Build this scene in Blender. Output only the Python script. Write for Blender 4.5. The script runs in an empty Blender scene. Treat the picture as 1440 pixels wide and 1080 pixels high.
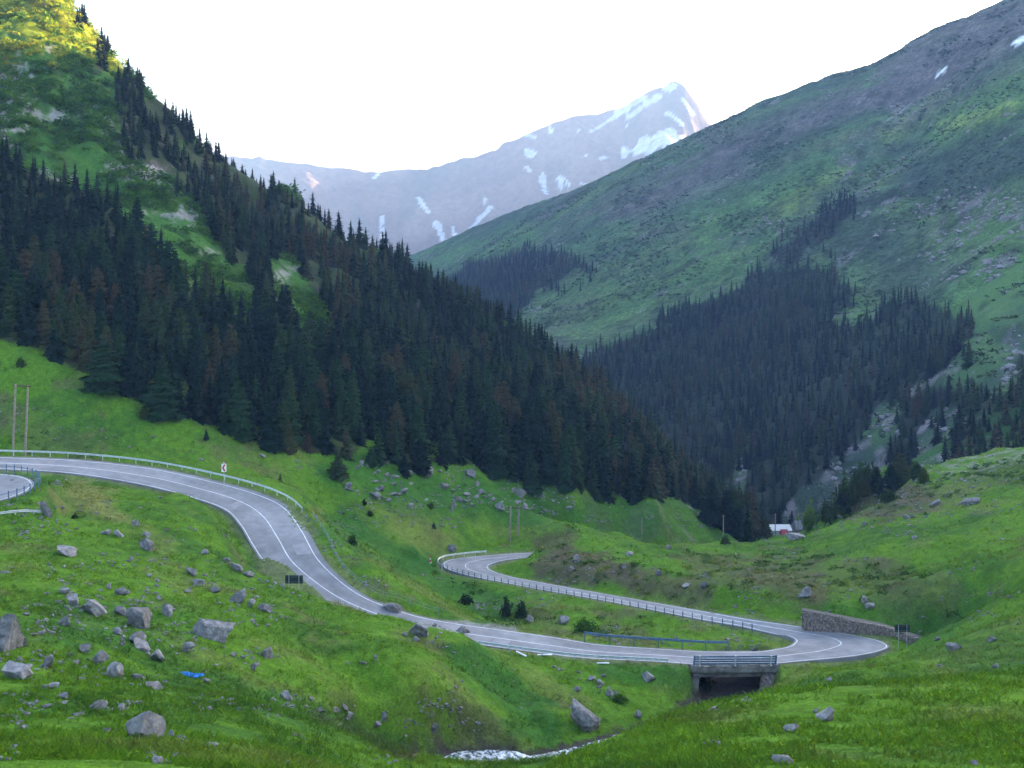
import bpy, math, random
import numpy as np

# ------------------------------------------------------------------ camera, sky, sun, exposure
SC = bpy.context.scene
COL = SC.collection
F, HX, HY = 1544.0, 720.0, 290.0          # focal length, centre column and horizon row, in pixels of the photo
cam_data = bpy.data.cameras.new('camera')
cam = bpy.data.objects.new('camera', cam_data)
COL.objects.link(cam)
cam.location = (0, 0, 0)
cam.rotation_euler = (math.radians(90), 0, 0)
cam_data.sensor_width = 36.0
cam_data.lens = F / 1440 * 36.0
cam_data.shift_y = -(540 - HY) / 1440.0
cam_data.clip_start = 0.1
cam_data.clip_end = 30000
SC.camera = cam

SUN_AZ, SUN_EL = math.radians(50), math.radians(11.8)
world = bpy.data.worlds.new('World')
SC.world = world
world.use_nodes = True
wn = world.node_tree.nodes
wl = world.node_tree.links
wn.clear()
sky = wn.new('ShaderNodeTexSky')
sky.sky_type = 'NISHITA'
sky.sun_disc = False
sky.sun_elevation = SUN_EL
sky.sun_rotation = SUN_AZ
sky.air_density = 1.0
sky.dust_density = 2.0
sky.ozone_density = 1.0
bg = wn.new('ShaderNodeBackground')
bg.inputs['Strength'].default_value = 0.08
wo = wn.new('ShaderNodeOutputWorld')
wl.new(sky.outputs[0], bg.inputs[0])
wl.new(bg.outputs[0], wo.inputs[0])

sun_data = bpy.data.lights.new('sun', 'SUN')
sun_data.energy = 5.0
sun_data.angle = math.radians(0.5)
sun_data.color = (1.0, 0.80, 0.50)
sun = bpy.data.objects.new('sun', sun_data)
COL.objects.link(sun)
sun.rotation_euler = (math.radians(90) - SUN_EL, 0, math.pi - SUN_AZ)
sun.location = (300, 300, 400)

SC.view_settings.view_transform = 'Standard'
SC.view_settings.look = 'None'
SC.view_settings.exposure = 3.66
SC.view_settings.gamma = 1.0
SC.view_settings.use_curve_mapping = False
SC.cycles.use_denoising = True
SC.cycles.max_bounces = 5
SC.cycles.diffuse_bounces = 2
SC.cycles.glossy_bounces = 1
SC.cycles.transmission_bounces = 2
SC.cycles.volume_bounces = 0
SC.cycles.transparent_max_bounces = 4
SC.cycles.use_adaptive_sampling = True
SC.cycles.adaptive_threshold = 0.015

# ------------------------------------------------------------------ helpers
rng = np.random.default_rng(7)
random.seed(7)


def P(px, py, Y):
    return ((px - HX) / F * Y, Y, (HY - py) / F * Y)


def PH(px, py, H):
    return P(px, py, F * H / (py - HY))


def smooth(a, b, x):
    t = np.clip((x - a) / (b - a), 0, 1)
    return t * t * (3 - 2 * t)


_perm = {}


def vnoise(x, y, seed=0):
    if seed not in _perm:
        _perm[seed] = np.random.default_rng(seed + 100).random((256, 256)).astype(np.float32)
    t = _perm[seed]
    xi = np.floor(x).astype(np.int64)
    yi = np.floor(y).astype(np.int64)
    fx = x - xi
    fy = y - yi
    fx = fx * fx * fx * (fx * (fx * 6 - 15) + 10)
    fy = fy * fy * fy * (fy * (fy * 6 - 15) + 10)
    x0 = xi & 255
    x1 = (xi + 1) & 255
    y0 = yi & 255
    y1 = (yi + 1) & 255
    return ((t[x0, y0] * (1 - fx) + t[x1, y0] * fx) * (1 - fy) + (t[x0, y1] * (1 - fx) + t[x1, y1] * fx) * fy) * 2 - 1


def fbm(x, y, o=4, seed=0):
    r = 0
    a = 1.0
    s = 0
    for i in range(o):
        c, d = math.cos(1.1 * i + .3), math.sin(1.1 * i + .3)
        r = r + a * vnoise((x * c - y * d) * 2 ** i + 17 * i, (x * d + y * c) * 2 ** i + 9 * i, seed + i)
        s += a
        a *= .5
    return r / s * 1.5


def ridged(x, y, o=4, seed=0):
    r = 0
    a = 1.0
    s = 0
    for i in range(o):
        r = r + a * (1 - 2 * np.abs(vnoise(x * 2 ** i + 31 * i, y * 2 ** i, seed + i)))
        s += a
        a *= .5
    return r / s


def mesh_np(name, V, faces, mat, parent=None, cols=None, smooth_shade=False, attrs=None, normals=None):
    """faces: list of (n,k) integer arrays"""
    me = bpy.data.meshes.new(name)
    V = np.asarray(V, np.float32)
    me.vertices.add(len(V))
    me.vertices.foreach_set('co', V.ravel())
    faces = [np.asarray(f, np.int32) for f in (faces if isinstance(faces, list) else [faces]) if len(f)]
    loops = np.concatenate([f.ravel() for f in faces])
    sizes = np.concatenate([np.full(len(f), f.shape[1], np.int32) for f in faces])
    starts = np.r_[0, np.cumsum(sizes)[:-1]].astype(np.int32)
    me.loops.add(len(loops))
    me.loops.foreach_set('vertex_index', loops)
    me.polygons.add(len(sizes))
    me.polygons.foreach_set('loop_start', starts)
    me.polygons.foreach_set('loop_total', sizes)
    me.update(calc_edges=True)
    if smooth_shade:
        me.polygons.foreach_set('use_smooth', np.ones(len(sizes), bool))
    else:
        me.polygons.foreach_set('use_smooth', np.zeros(len(sizes), bool))
    if cols is not None:
        a = me.attributes.new('tint', 'FLOAT_COLOR', 'POINT')
        c = np.ones((len(V), 4), np.float32)
        c[:, :3] = cols
        a.data.foreach_set('color', c.ravel())
    for k, v in (attrs or {}).items():
        a = me.attributes.new(k, 'FLOAT', 'POINT')
        a.data.foreach_set('value', np.asarray(v, np.float32))
    if normals is not None:
        me.normals_split_custom_set_from_vertices(normals)
    for m in (mat if isinstance(mat, (list, tuple)) else [mat]):
        me.materials.append(m)
    o = bpy.data.objects.new(name, me)
    COL.objects.link(o)
    if parent:
        o.parent = parent
    return o


def tag(o, label=None, cat=None, group=None, kind=None):
    for k, v in (('label', label), ('category', cat), ('group', group), ('kind', kind)):
        if v:
            o[k] = v
    return o


def empty(name, loc, rz=0.0):
    o = bpy.data.objects.new(name, None)
    COL.objects.link(o)
    o.location = loc
    o.rotation_euler = (0, 0, rz)
    o.empty_display_size = .3
    return o


class MB:
    """collects boxes, bars, tubes and prisms into one mesh"""
    def __init__(s):
        s.v = []
        s.f = []

    def add(s, V, Fc):
        b = len(s.v)
        s.v += [tuple(p) for p in V]
        s.f += [tuple(i + b for i in f) for f in Fc]
        return s

    def box(s, c, d, rz=0.0, taper=1.0):
        x, y, z = [q / 2 for q in d]
        cs, sn = math.cos(rz), math.sin(rz)
        V = []
        for k, t in ((-z, 1.0), (z, taper)):
            for i, j in ((-x, -y), (x, -y), (x, y), (-x, y)):
                i *= t
                j *= t
                V.append((c[0] + i * cs - j * sn, c[1] + i * sn + j * cs, c[2] + k))
        return s.add(V, [(0, 3, 2, 1), (4, 5, 6, 7), (0, 1, 5, 4), (1, 2, 6, 5), (2, 3, 7, 6), (3, 0, 4, 7)])

    def sweep(s, pts, prof, up=(0, 0, 1), closed_prof=True, caps=True):
        """prof: list of (side, up) offsets"""
        pts = [np.array(p, float) for p in pts]
        n = len(prof)
        V = []
        for i, p in enumerate(pts):
            t = pts[min(i + 1, len(pts) - 1)] - pts[max(i - 1, 0)]
            t /= np.linalg.norm(t)
            u0 = np.array(up, float)
            if abs(t @ u0) > .95:
                u0 = np.array((0, 1, 0.))
            sd = np.cross(t, u0)
            sd /= np.linalg.norm(sd)
            uu = np.cross(sd, t)
            V += [p + sd * a + uu * b for a, b in prof]
        Fc = []
        for i in range(len(pts) - 1):
            for j in range(n if closed_prof else n - 1):
                k = (j + 1) % n
                Fc.append((i * n + j, i * n + k, (i + 1) * n + k, (i + 1) * n + j))
        if caps and closed_prof:
            Fc.append(tuple(range(n))[::-1])
            Fc.append(tuple((len(pts) - 1) * n + j for j in range(n)))
        return s.add(V, Fc)

    def tube(s, pts, r, n=8):
        pts = list(pts)
        rs = r if isinstance(r, (list, tuple)) else [r] * len(pts)
        pts = [np.array(p, float) for p in pts]
        V = []
        for i, p in enumerate(pts):
            t = pts[min(i + 1, len(pts) - 1)] - pts[max(i - 1, 0)]
            t /= np.linalg.norm(t)
            a = np.cross(t, (0, 0, 1)) if abs(t[2]) < .9 else np.cross(t, (0, 1, 0))
            a /= np.linalg.norm(a)
            b = np.cross(t, a)
            V += [p + (a * math.cos(q) + b * math.sin(q)) * rs[i] for q in [2 * math.pi * j / n for j in range(n)]]
        Fc = []
        for i in range(len(pts) - 1):
            for j in range(n):
                k = (j + 1) % n
                Fc.append((i * n + j, (i + 1) * n + j, (i + 1) * n + k, i * n + k))
        Fc.append(tuple(range(n)))
        Fc.append(tuple((len(pts) - 1) * n + j for j in range(n))[::-1])
        return s.add(V, Fc)

    def build(s, name, mat, parent=None, sm=False):
        me = bpy.data.meshes.new(name)
        me.from_pydata([tuple(map(float, v)) for v in s.v], [], s.f)
        me.materials.append(mat)
        if sm:
            for p in me.polygons:
                p.use_smooth = True
        o = bpy.data.objects.new(name, me)
        COL.objects.link(o)
        if parent:
            o.parent = parent
        return o


def child(name, me, parent, loc=(0, 0, 0), rz=0.0):
    o = bpy.data.objects.new(name, me)
    COL.objects.link(o)
    o.parent = parent
    o.location = loc
    o.rotation_euler = (0, 0, rz)
    return o


# ------------------------------------------------------------------ materials
def new_mat(name):
    m = bpy.data.materials.new(name)
    m.use_nodes = True
    nt = m.node_tree
    nt.nodes.clear()
    out = nt.nodes.new('ShaderNodeOutputMaterial')
    b = nt.nodes.new('ShaderNodeBsdfPrincipled')
    nt.links.new(b.outputs[0], out.inputs[0])
    return m, nt, b


def N(nt, t, **k):
    n = nt.nodes.new(t)
    for a, v in k.items():
        setattr(n, a, v)
    return n


def noise_node(nt, scale, detail=3, rough=.6, coord=None):
    n = N(nt, 'ShaderNodeTexNoise')
    n.inputs['Scale'].default_value = scale
    n.inputs['Detail'].default_value = detail
    n.inputs['Roughness'].default_value = rough
    if coord is not None:
        nt.links.new(coord, n.inputs['Vector'])
    return n


def mul_by_noise(nt, col, scale, lo, hi, coord, detail=3, warm=None):
    n = noise_node(nt, scale, detail, .65, coord)
    mr = N(nt, 'ShaderNodeMapRange')
    mr.inputs['From Min'].default_value = .32
    mr.inputs['From Max'].default_value = .68
    mr.inputs['To Min'].default_value = lo
    mr.inputs['To Max'].default_value = hi
    nt.links.new(n.outputs[0], mr.inputs[0])
    v = N(nt, 'ShaderNodeVectorMath', operation='SCALE')
    nt.links.new(col, v.inputs[0])
    nt.links.new(mr.outputs[0], v.inputs['Scale'])
    return v.outputs[0]


def add_translucent(nt, b, col, k):
    out = [n for n in nt.nodes if n.type == 'OUTPUT_MATERIAL'][0]
    tr = N(nt, 'ShaderNodeBsdfTranslucent')
    v = N(nt, 'ShaderNodeVectorMath', operation='MULTIPLY')
    v.inputs[1].default_value = (1.7, 1.5, .8)
    nt.links.new(col, v.inputs[0])
    nt.links.new(v.outputs[0], tr.inputs[0])
    mx = N(nt, 'ShaderNodeMixShader')
    mx.inputs[0].default_value = k
    nt.links.new(b.outputs[0], mx.inputs[1])
    nt.links.new(tr.outputs[0], mx.inputs[2])
    nt.links.new(mx.outputs[0], out.inputs[0])


def ground_mat(name, scales, rough=.95, bump=None, trans=0.0):
    m, nt, b = new_mat(name)
    at = N(nt, 'ShaderNodeAttribute', attribute_name='tint')
    geo = N(nt, 'ShaderNodeNewGeometry')
    col = at.outputs['Color']
    for s, lo, hi in scales:
        col = mul_by_noise(nt, col, s, lo, hi, geo.outputs['Position'])
    nt.links.new(col, b.inputs['Base Color'])
    b.inputs['Roughness'].default_value = rough
    b.inputs['Specular IOR Level'].default_value = .05
    if bump:
        nb = noise_node(nt, bump[0], 4, .7, geo.outputs['Position'])
        bp = N(nt, 'ShaderNodeBump')
        bp.inputs['Strength'].default_value = bump[2]
        bp.inputs['Distance'].default_value = bump[1]
        nt.links.new(nb.outputs[0], bp.inputs['Height'])
        nt.links.new(bp.outputs[0], b.inputs['Normal'])
    if trans:
        add_translucent(nt, b, col, trans)
    return m


def plain_mat(name, col, rough=.7, metal=0.0, noise=(3, .75, 1.2), bump=0.0, spec=.3, rand=0.0, coord='Object'):
    m, nt, b = new_mat(name)
    tc = N(nt, 'ShaderNodeTexCoord')
    rgb = N(nt, 'ShaderNodeRGB')
    rgb.outputs[0].default_value = (*col, 1)
    c = rgb.outputs[0]
    if noise:
        c = mul_by_noise(nt, c, noise[0], noise[1], noise[2], tc.outputs[coord])
    if rand:
        oi = N(nt, 'ShaderNodeObjectInfo')
        mr = N(nt, 'ShaderNodeMapRange')
        mr.inputs['To Min'].default_value = 1 - rand
        mr.inputs['To Max'].default_value = 1 + rand
        nt.links.new(oi.outputs['Random'], mr.inputs[0])
        v = N(nt, 'ShaderNodeVectorMath', operation='SCALE')
        nt.links.new(c, v.inputs[0])
        nt.links.new(mr.outputs[0], v.inputs['Scale'])
        c = v.outputs[0]
    nt.links.new(c, b.inputs['Base Color'])
    b.inputs['Roughness'].default_value = rough
    b.inputs['Metallic'].default_value = metal
    b.inputs['Specular IOR Level'].default_value = spec
    if bump:
        nb = noise_node(nt, noise[0] * 3 if noise else 10, 4, .7, tc.outputs[coord])
        bp = N(nt, 'ShaderNodeBump')
        bp.inputs['Strength'].default_value = .6
        bp.inputs['Distance'].default_value = bump
        nt.links.new(nb.outputs[0], bp.inputs['Height'])
        nt.links.new(bp.outputs[0], b.inputs['Normal'])
    return m


M = {}
M['grass'] = ground_mat('meadow_grass', [(0.9, .75, 1.25), (3.5, .7, 1.3), (11, .72, 1.28)], bump=(5.0, .12, .8))
M['blades'] = ground_mat('grass_blades', [(0.9, .75, 1.25), (3.5, .7, 1.3)], trans=.5)
M['alpine'] = ground_mat('alpine_slope', [(.02, .8, 1.2), (.09, .7, 1.3), (.3, .6, 1.4), (1.0, .7, 1.3)], bump=(.12, 7.0, 1.0))
M['snowy'] = ground_mat('snowy_mountain', [(.008, .85, 1.15), (.05, .8, 1.2)], bump=(.03, 8.0, .6))


def rock_mat():
    m, nt, b = new_mat('boulder_stone')
    tc = N(nt, 'ShaderNodeTexCoord')
    oi = N(nt, 'ShaderNodeObjectInfo')
    add = N(nt, 'ShaderNodeVectorMath', operation='ADD')
    nt.links.new(tc.outputs['Object'], add.inputs[0])
    sc = N(nt, 'ShaderNodeVectorMath', operation='SCALE')
    sc.inputs[0].default_value = (30, 70, 50)
    nt.links.new(oi.outputs['Random'], sc.inputs['Scale'])
    nt.links.new(sc.outputs[0], add.inputs[1])
    n = noise_node(nt, 2.2, 5, .7, add.outputs[0])
    cr = N(nt, 'ShaderNodeValToRGB')
    e = cr.color_ramp.elements
    e[0].position = .3
    e[0].color = (.075, .072, .078, 1)
    e[1].position = .72
    e[1].color = (.36, .335, .34, 1)
    x = cr.color_ramp.elements.new(.5)
    x.color = (.19, .175, .187, 1)
    nt.links.new(n.outputs[0], cr.inputs[0])
    mr = N(nt, 'ShaderNodeMapRange')
    mr.inputs['To Min'].default_value = .6
    mr.inputs['To Max'].default_value = 1.08
    nt.links.new(oi.outputs['Random'], mr.inputs[0])
    v = N(nt, 'ShaderNodeVectorMath', operation='SCALE')
    nt.links.new(cr.outputs[0], v.inputs[0])
    nt.links.new(mr.outputs[0], v.inputs['Scale'])
    # lichen
    n2 = noise_node(nt, 7, 3, .6, add.outputs[0])
    r2 = N(nt, 'ShaderNodeMapRange')
    r2.inputs['From Min'].default_value = .56
    r2.inputs['From Max'].default_value = .66
    r2.inputs['To Max'].default_value = .55
    nt.links.new(n2.outputs[0], r2.inputs[0])
    mx = N(nt, 'ShaderNodeMix', data_type='RGBA')
    nt.links.new(r2.outputs[0], mx.inputs[0])
    nt.links.new(v.outputs[0], mx.inputs[6])
    mx.inputs[7].default_value = (.17, .18, .10, 1)
    nt.links.new(mx.outputs[2], b.inputs['Base Color'])
    b.inputs['Roughness'].default_value = .9
    bp = N(nt, 'ShaderNodeBump')
    bp.inputs['Strength'].default_value = .7
    bp.inputs['Distance'].default_value = .08
    nt.links.new(n2.outputs[0], bp.inputs['Height'])
    nt.links.new(bp.outputs[0], b.inputs['Normal'])
    return m


M['rock'] = rock_mat()


def foliage_mat(name, ramp, use_attr, translucent=0.0):
    """needles or leaves: colour varies from plant to plant and from spray to spray"""
    m, nt, b = new_mat(name)
    geo = N(nt, 'ShaderNodeNewGeometry')
    if use_attr:
        at = N(nt, 'ShaderNodeAttribute', attribute_name='vary')
        val = at.outputs['Fac']
    else:
        oi = N(nt, 'ShaderNodeObjectInfo')
        val = oi.outputs['Random']
    n = noise_node(nt, 1.3, 2, .6, geo.outputs['Position'])
    ad = N(nt, 'ShaderNodeMath', operation='MULTIPLY_ADD')
    nt.links.new(n.outputs[0], ad.inputs[0])
    ad.inputs[1].default_value = .5
    nt.links.new(val, ad.inputs[2])
    sub = N(nt, 'ShaderNodeMath', operation='SUBTRACT')
    nt.links.new(ad.outputs[0], sub.inputs[0])
    sub.inputs[1].default_value = .25
    cr = N(nt, 'ShaderNodeValToRGB')
    el = cr.color_ramp.elements
    for i, (p, c) in enumerate(ramp):
        e = el[i] if i < 2 else el.new(p)
        e.position = p
        e.color = (*c, 1)
    nt.links.new(sub.outputs[0], cr.inputs[0])
    nt.links.new(cr.outputs[0], b.inputs['Base Color'])
    b.inputs['Roughness'].default_value = .75
    b.inputs['Specular IOR Level'].default_value = .02
    if translucent:
        add_translucent(nt, b, cr.outputs[0], translucent)
    return m


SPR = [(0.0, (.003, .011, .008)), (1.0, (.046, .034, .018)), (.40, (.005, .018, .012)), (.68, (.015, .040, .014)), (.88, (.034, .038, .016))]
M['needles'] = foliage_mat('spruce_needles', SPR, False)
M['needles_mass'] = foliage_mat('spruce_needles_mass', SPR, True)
LEAF = [(0.0, (.018, .055, .016)), (1.0, (.17, .19, .018)), (.45, (.030, .085, .018)), (.72, (.060, .125, .020))]
M['leaves'] = foliage_mat('shrub_leaves', LEAF, False, .5)
M['leaves_mass'] = foliage_mat('shrub_leaves_mass', LEAF, True, .5)
M['scrub_mass'] = foliage_mat('mountain_scrub_leaves', [(0.0, (.012, .028, .016)), (1.0, (.07, .10, .03)), (.5, (.025, .05, .022))], True, .2)
M['leaves_dark'] = foliage_mat('dark_shrub_leaves', [(0.0, (.008, .022, .012)), (1.0, (.05, .07, .02)), (.5, (.018, .042, .014))], False, .2)
M['bark'] = plain_mat('bark', (.09, .065, .05), .95, noise=(4, .6, 1.3))
M['wood'] = plain_mat('weathered_wood', (.26, .20, .165), .9, noise=(3, .7, 1.25))
M['steel'] = plain_mat('galvanised_steel', (.55, .58, .60), .45, .5, noise=(2.5, .75, 1.15))
M['blue_steel'] = plain_mat('blue_grey_painted_steel', (.085, .15, .23), .55, .1, noise=(3, .7, 1.3))
M['mesh_grey'] = plain_mat('dull_zinc_railing', (.22, .25, .28), .6, .2)
M['light_steel'] = plain_mat('pale_zinc_post', (.55, .56, .62), .5, .3)
M['concrete'] = plain_mat('weathered_concrete', (.20, .185, .17), .95, noise=(.9, .4, 1.4), bump=.03)
M['concrete_dark'] = plain_mat('stained_concrete', (.16, .145, .135), .95, noise=(.9, .5, 1.35), bump=.03)
M['mortar'] = plain_mat('mortar', (.10, .09, .08), .95)
M['wallstone'] = plain_mat('wall_stone', (.21, .165, .145), .9, noise=(3.2, .35, 1.65), bump=.03)
M['dark_back'] = plain_mat('dark_sign_back', (.02, .035, .045), .6)
M['white'] = plain_mat('white_sign_face', (.75, .75, .75), .5, noise=None)
M['red'] = plain_mat('red_sign_paint', (.55, .02, .03), .5, noise=None)
M['green_sign'] = plain_mat('green_sign_paint', (.0, .42, .09), .5, noise=None)
M['orange'] = plain_mat('orange_paint', (.7, .13, .05), .6, noise=None)
M['blue_cloth'] = plain_mat('blue_cloth', (.02, .12, .34), .8, noise=(9, .4, 2.2))
M['roof_red'] = plain_mat('red_roof', (.30, .05, .06), .7)
M['roof_grey'] = plain_mat('slate_grey_roof', (.14, .15, .17), .8)
M['plaster'] = plain_mat('white_plaster', (.5, .5, .49), .8)
M['glass_dark'] = plain_mat('window_glass', (.03, .04, .05), .15, noise=None)
M['ceramic'] = plain_mat('insulator_ceramic', (.12, .07, .05), .3, noise=None)


def asphalt_mat():
    m, nt, b = new_mat('old_asphalt')
    geo = N(nt, 'ShaderNodeNewGeometry')
    rgb = N(nt, 'ShaderNodeRGB')
    rgb.outputs[0].default_value = (.208, .200, .214, 1)
    c = mul_by_noise(nt, rgb.outputs[0], .12, .85, 1.15, geo.outputs['Position'])
    c = mul_by_noise(nt, c, .9, .88, 1.12, geo.outputs['Position'])
    # lane-long stains and patches
    at = N(nt, 'ShaderNodeAttribute', attribute_name='vary')
    mr = N(nt, 'ShaderNodeMapRange')
    mr.inputs['To Min'].default_value = .72
    mr.inputs['To Max'].default_value = 1.12
    nt.links.new(at.outputs['Fac'], mr.inputs[0])
    v = N(nt, 'ShaderNodeVectorMath', operation='SCALE')
    nt.links.new(c, v.inputs[0])
    nt.links.new(mr.outputs[0], v.inputs['Scale'])
    c = mul_by_noise(nt, v.outputs[0], 12, .9, 1.1, geo.outputs['Position'])
    nt.links.new(c, b.inputs['Base Color'])
    b.inputs['Roughness'].default_value = .9
    b.inputs['Specular IOR Level'].default_value = .25
    return m


M['asphalt'] = asphalt_mat()
M['paint'] = plain_mat('worn_road_paint', (.62, .61, .64), .7, noise=(1.2, .7, 1.15))
M['patch'] = plain_mat('newer_asphalt_patch', (.24, .232, .25), .9, noise=(1.2, .85, 1.1))
M['gravel'] = plain_mat('gravel_shoulder', (.24, .23, .22), .95, noise=(2.5, .6, 1.35), bump=.04)


def water_mat():
    m, nt, b = new_mat('foaming_stream_water')
    geo = N(nt, 'ShaderNodeNewGeometry')
    n = noise_node(nt, 1.7, 4, .7, geo.outputs['Position'])
    cr = N(nt, 'ShaderNodeValToRGB')
    e = cr.color_ramp.elements
    e[0].position = .43
    e[0].color = (.05, .07, .08, 1)
    e[1].position = .58
    e[1].color = (.62, .65, .70, 1)
    nt.links.new(n.outputs[0], cr.inputs[0])
    nt.links.new(cr.outputs[0], b.inputs['Base Color'])
    b.inputs['Roughness'].default_value = .25
    bp = N(nt, 'ShaderNodeBump')
    bp.inputs['Distance'].default_value = .15
    nt.links.new(n.outputs[0], bp.inputs['Height'])
    nt.links.new(bp.outputs[0], b.inputs['Normal'])
    return m


M['water'] = water_mat()

# ------------------------------------------------------------------ road stations: near edge, far edge (photo pixels), drop below the camera, bank
ST = [((-160, 661), (-170, 641), 38.8, .4), ((-80, 659), (-80, 641), 39.79, .4), ((0, 660), (0, 642), 40.76, .4), ((100, 666), (108, 646), 42.08, .4),
      ((195, 681), (212, 657), 43.48, .4), ((262, 698), (292, 673), 44.65, .4), ((313, 716), (360, 691), 45.68, .4), ((336, 738), (404, 711), 46.54, .35),
      ((353, 767), (432, 745), 47.59, .3), ((369, 790), (455, 785), 48.54, .2), ((400, 815), (482, 814), 49.34, .1), ((442, 843), (512, 836), 50.08, 0.),
      ((500, 870), (545, 851), 50.76, -.1), ((560, 887), (592, 866.5), 51.41, -.15), ((622, 899), (645, 876.5), 52.03, -.2), ((688, 909), (705, 885), 52.7, -.25),
      ((762, 919), (785, 896.5), 53.5, -.3), ((825, 926), (845, 906), 54.15, -.3), ((925, 931), (938, 912.5), 55.19, -.3), ((985, 935), (990, 915.5), 55.8, -.3),
      ((1035, 935.5), (1032, 916), 56.26, -.3), ((1084, 934), (1068, 915.5), 56.71, -.3), ((1139, 929), (1092, 912), 57.2, -.3), ((1192, 924), (1108, 908.5), 57.64, -.3),
      ((1229, 918), (1115, 904), 58.0, -.3), ((1250, 910), (1117, 900.5), 58.28, -.3), ((1240, 902), (1113, 897), 58.48, -.35), ((1218, 896.5), (1104, 893.5), 58.68, -.4),
      ((1165, 887), (1090, 892), 59.05, -.4), ((1060, 871), (1040, 881.5), 59.96, -.35), ((1000, 861), (985, 871.5), 60.7, 0.), ((925, 848), (912, 857), 61.72, .3),
      ((860, 836.5), (850, 845), 62.68, .35), ((800, 826), (790, 834.5), 63.62, .35), ((754, 817.5), (742, 826), 64.42, .35), ((720, 811), (696, 817), 65.16, .35),
      ((699, 805), (655, 808.5), 65.8, .3), ((688, 799), (624, 798), 66.42, .2), ((690, 794), (626, 789), 66.87, .2), ((704, 789.5), (652, 784), 67.31, .3),
      ((725, 786), (690, 780.5), 67.85, .3), ((760, 783), (735, 777.5), 68.55, .25), ((810, 782), (800, 776), 69.5, .2)]
EA = np.array([PH(*a, h + b) for a, B, h, b in ST])
EB = np.array([PH(*B, h - b) for a, B, h, b in ST])


def catmull(Q, k=10):
    out = []
    n = len(Q)
    for i in range(n - 1):
        p0, p1, p2, p3 = Q[max(i - 1, 0)], Q[i], Q[i + 1], Q[min(i + 2, n - 1)]
        for j in range(k):
            t = j / k
            out.append(.5 * ((2 * p1) + (-p0 + p2) * t + (2 * p0 - 5 * p1 + 4 * p2 - p3) * t * t + (-p0 + 3 * p1 - 3 * p2 + p3) * t ** 3))
    out.append(Q[-1])
    return np.array(out)


RA, RB = catmull(EA), catmull(EB)          # near and far edge of the asphalt, 10 samples per station
RC = (RA + RB) / 2
RW = np.linalg.norm((RA - RB)[:, :2], axis=1) / 2
LOOP_C, LOOP_R, LOOP_Z = (-70.0, 138.5), 8.9, -35.9

# stream bed: x, y, z, half width
STREAM = [P(520, 1110, 93), P(570, 1090, 96), PH(615, 1081, 50.3), PH(660, 1069, 50.7), PH(700, 1066, 51.1), PH(750, 1072, 51.5), (5.6, 104.5, -52.2), (10, 109, -53.3),
          (17, 117, -55.2), (23, 126, -57.6), (26.2, 131, -58.9), (28, 137, -59.3), (29, 142.5, -59.6)]
SW = [1.5, 1.5, 1.8, 2.1, 1.9, 1.8, 1.6, 1.5, 1.6, 2.8, 3.9, 3.9, 3.9]
STP = catmull(np.array([list(p) + [w] for p, w in zip(STREAM, SW)]), 8)

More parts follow.
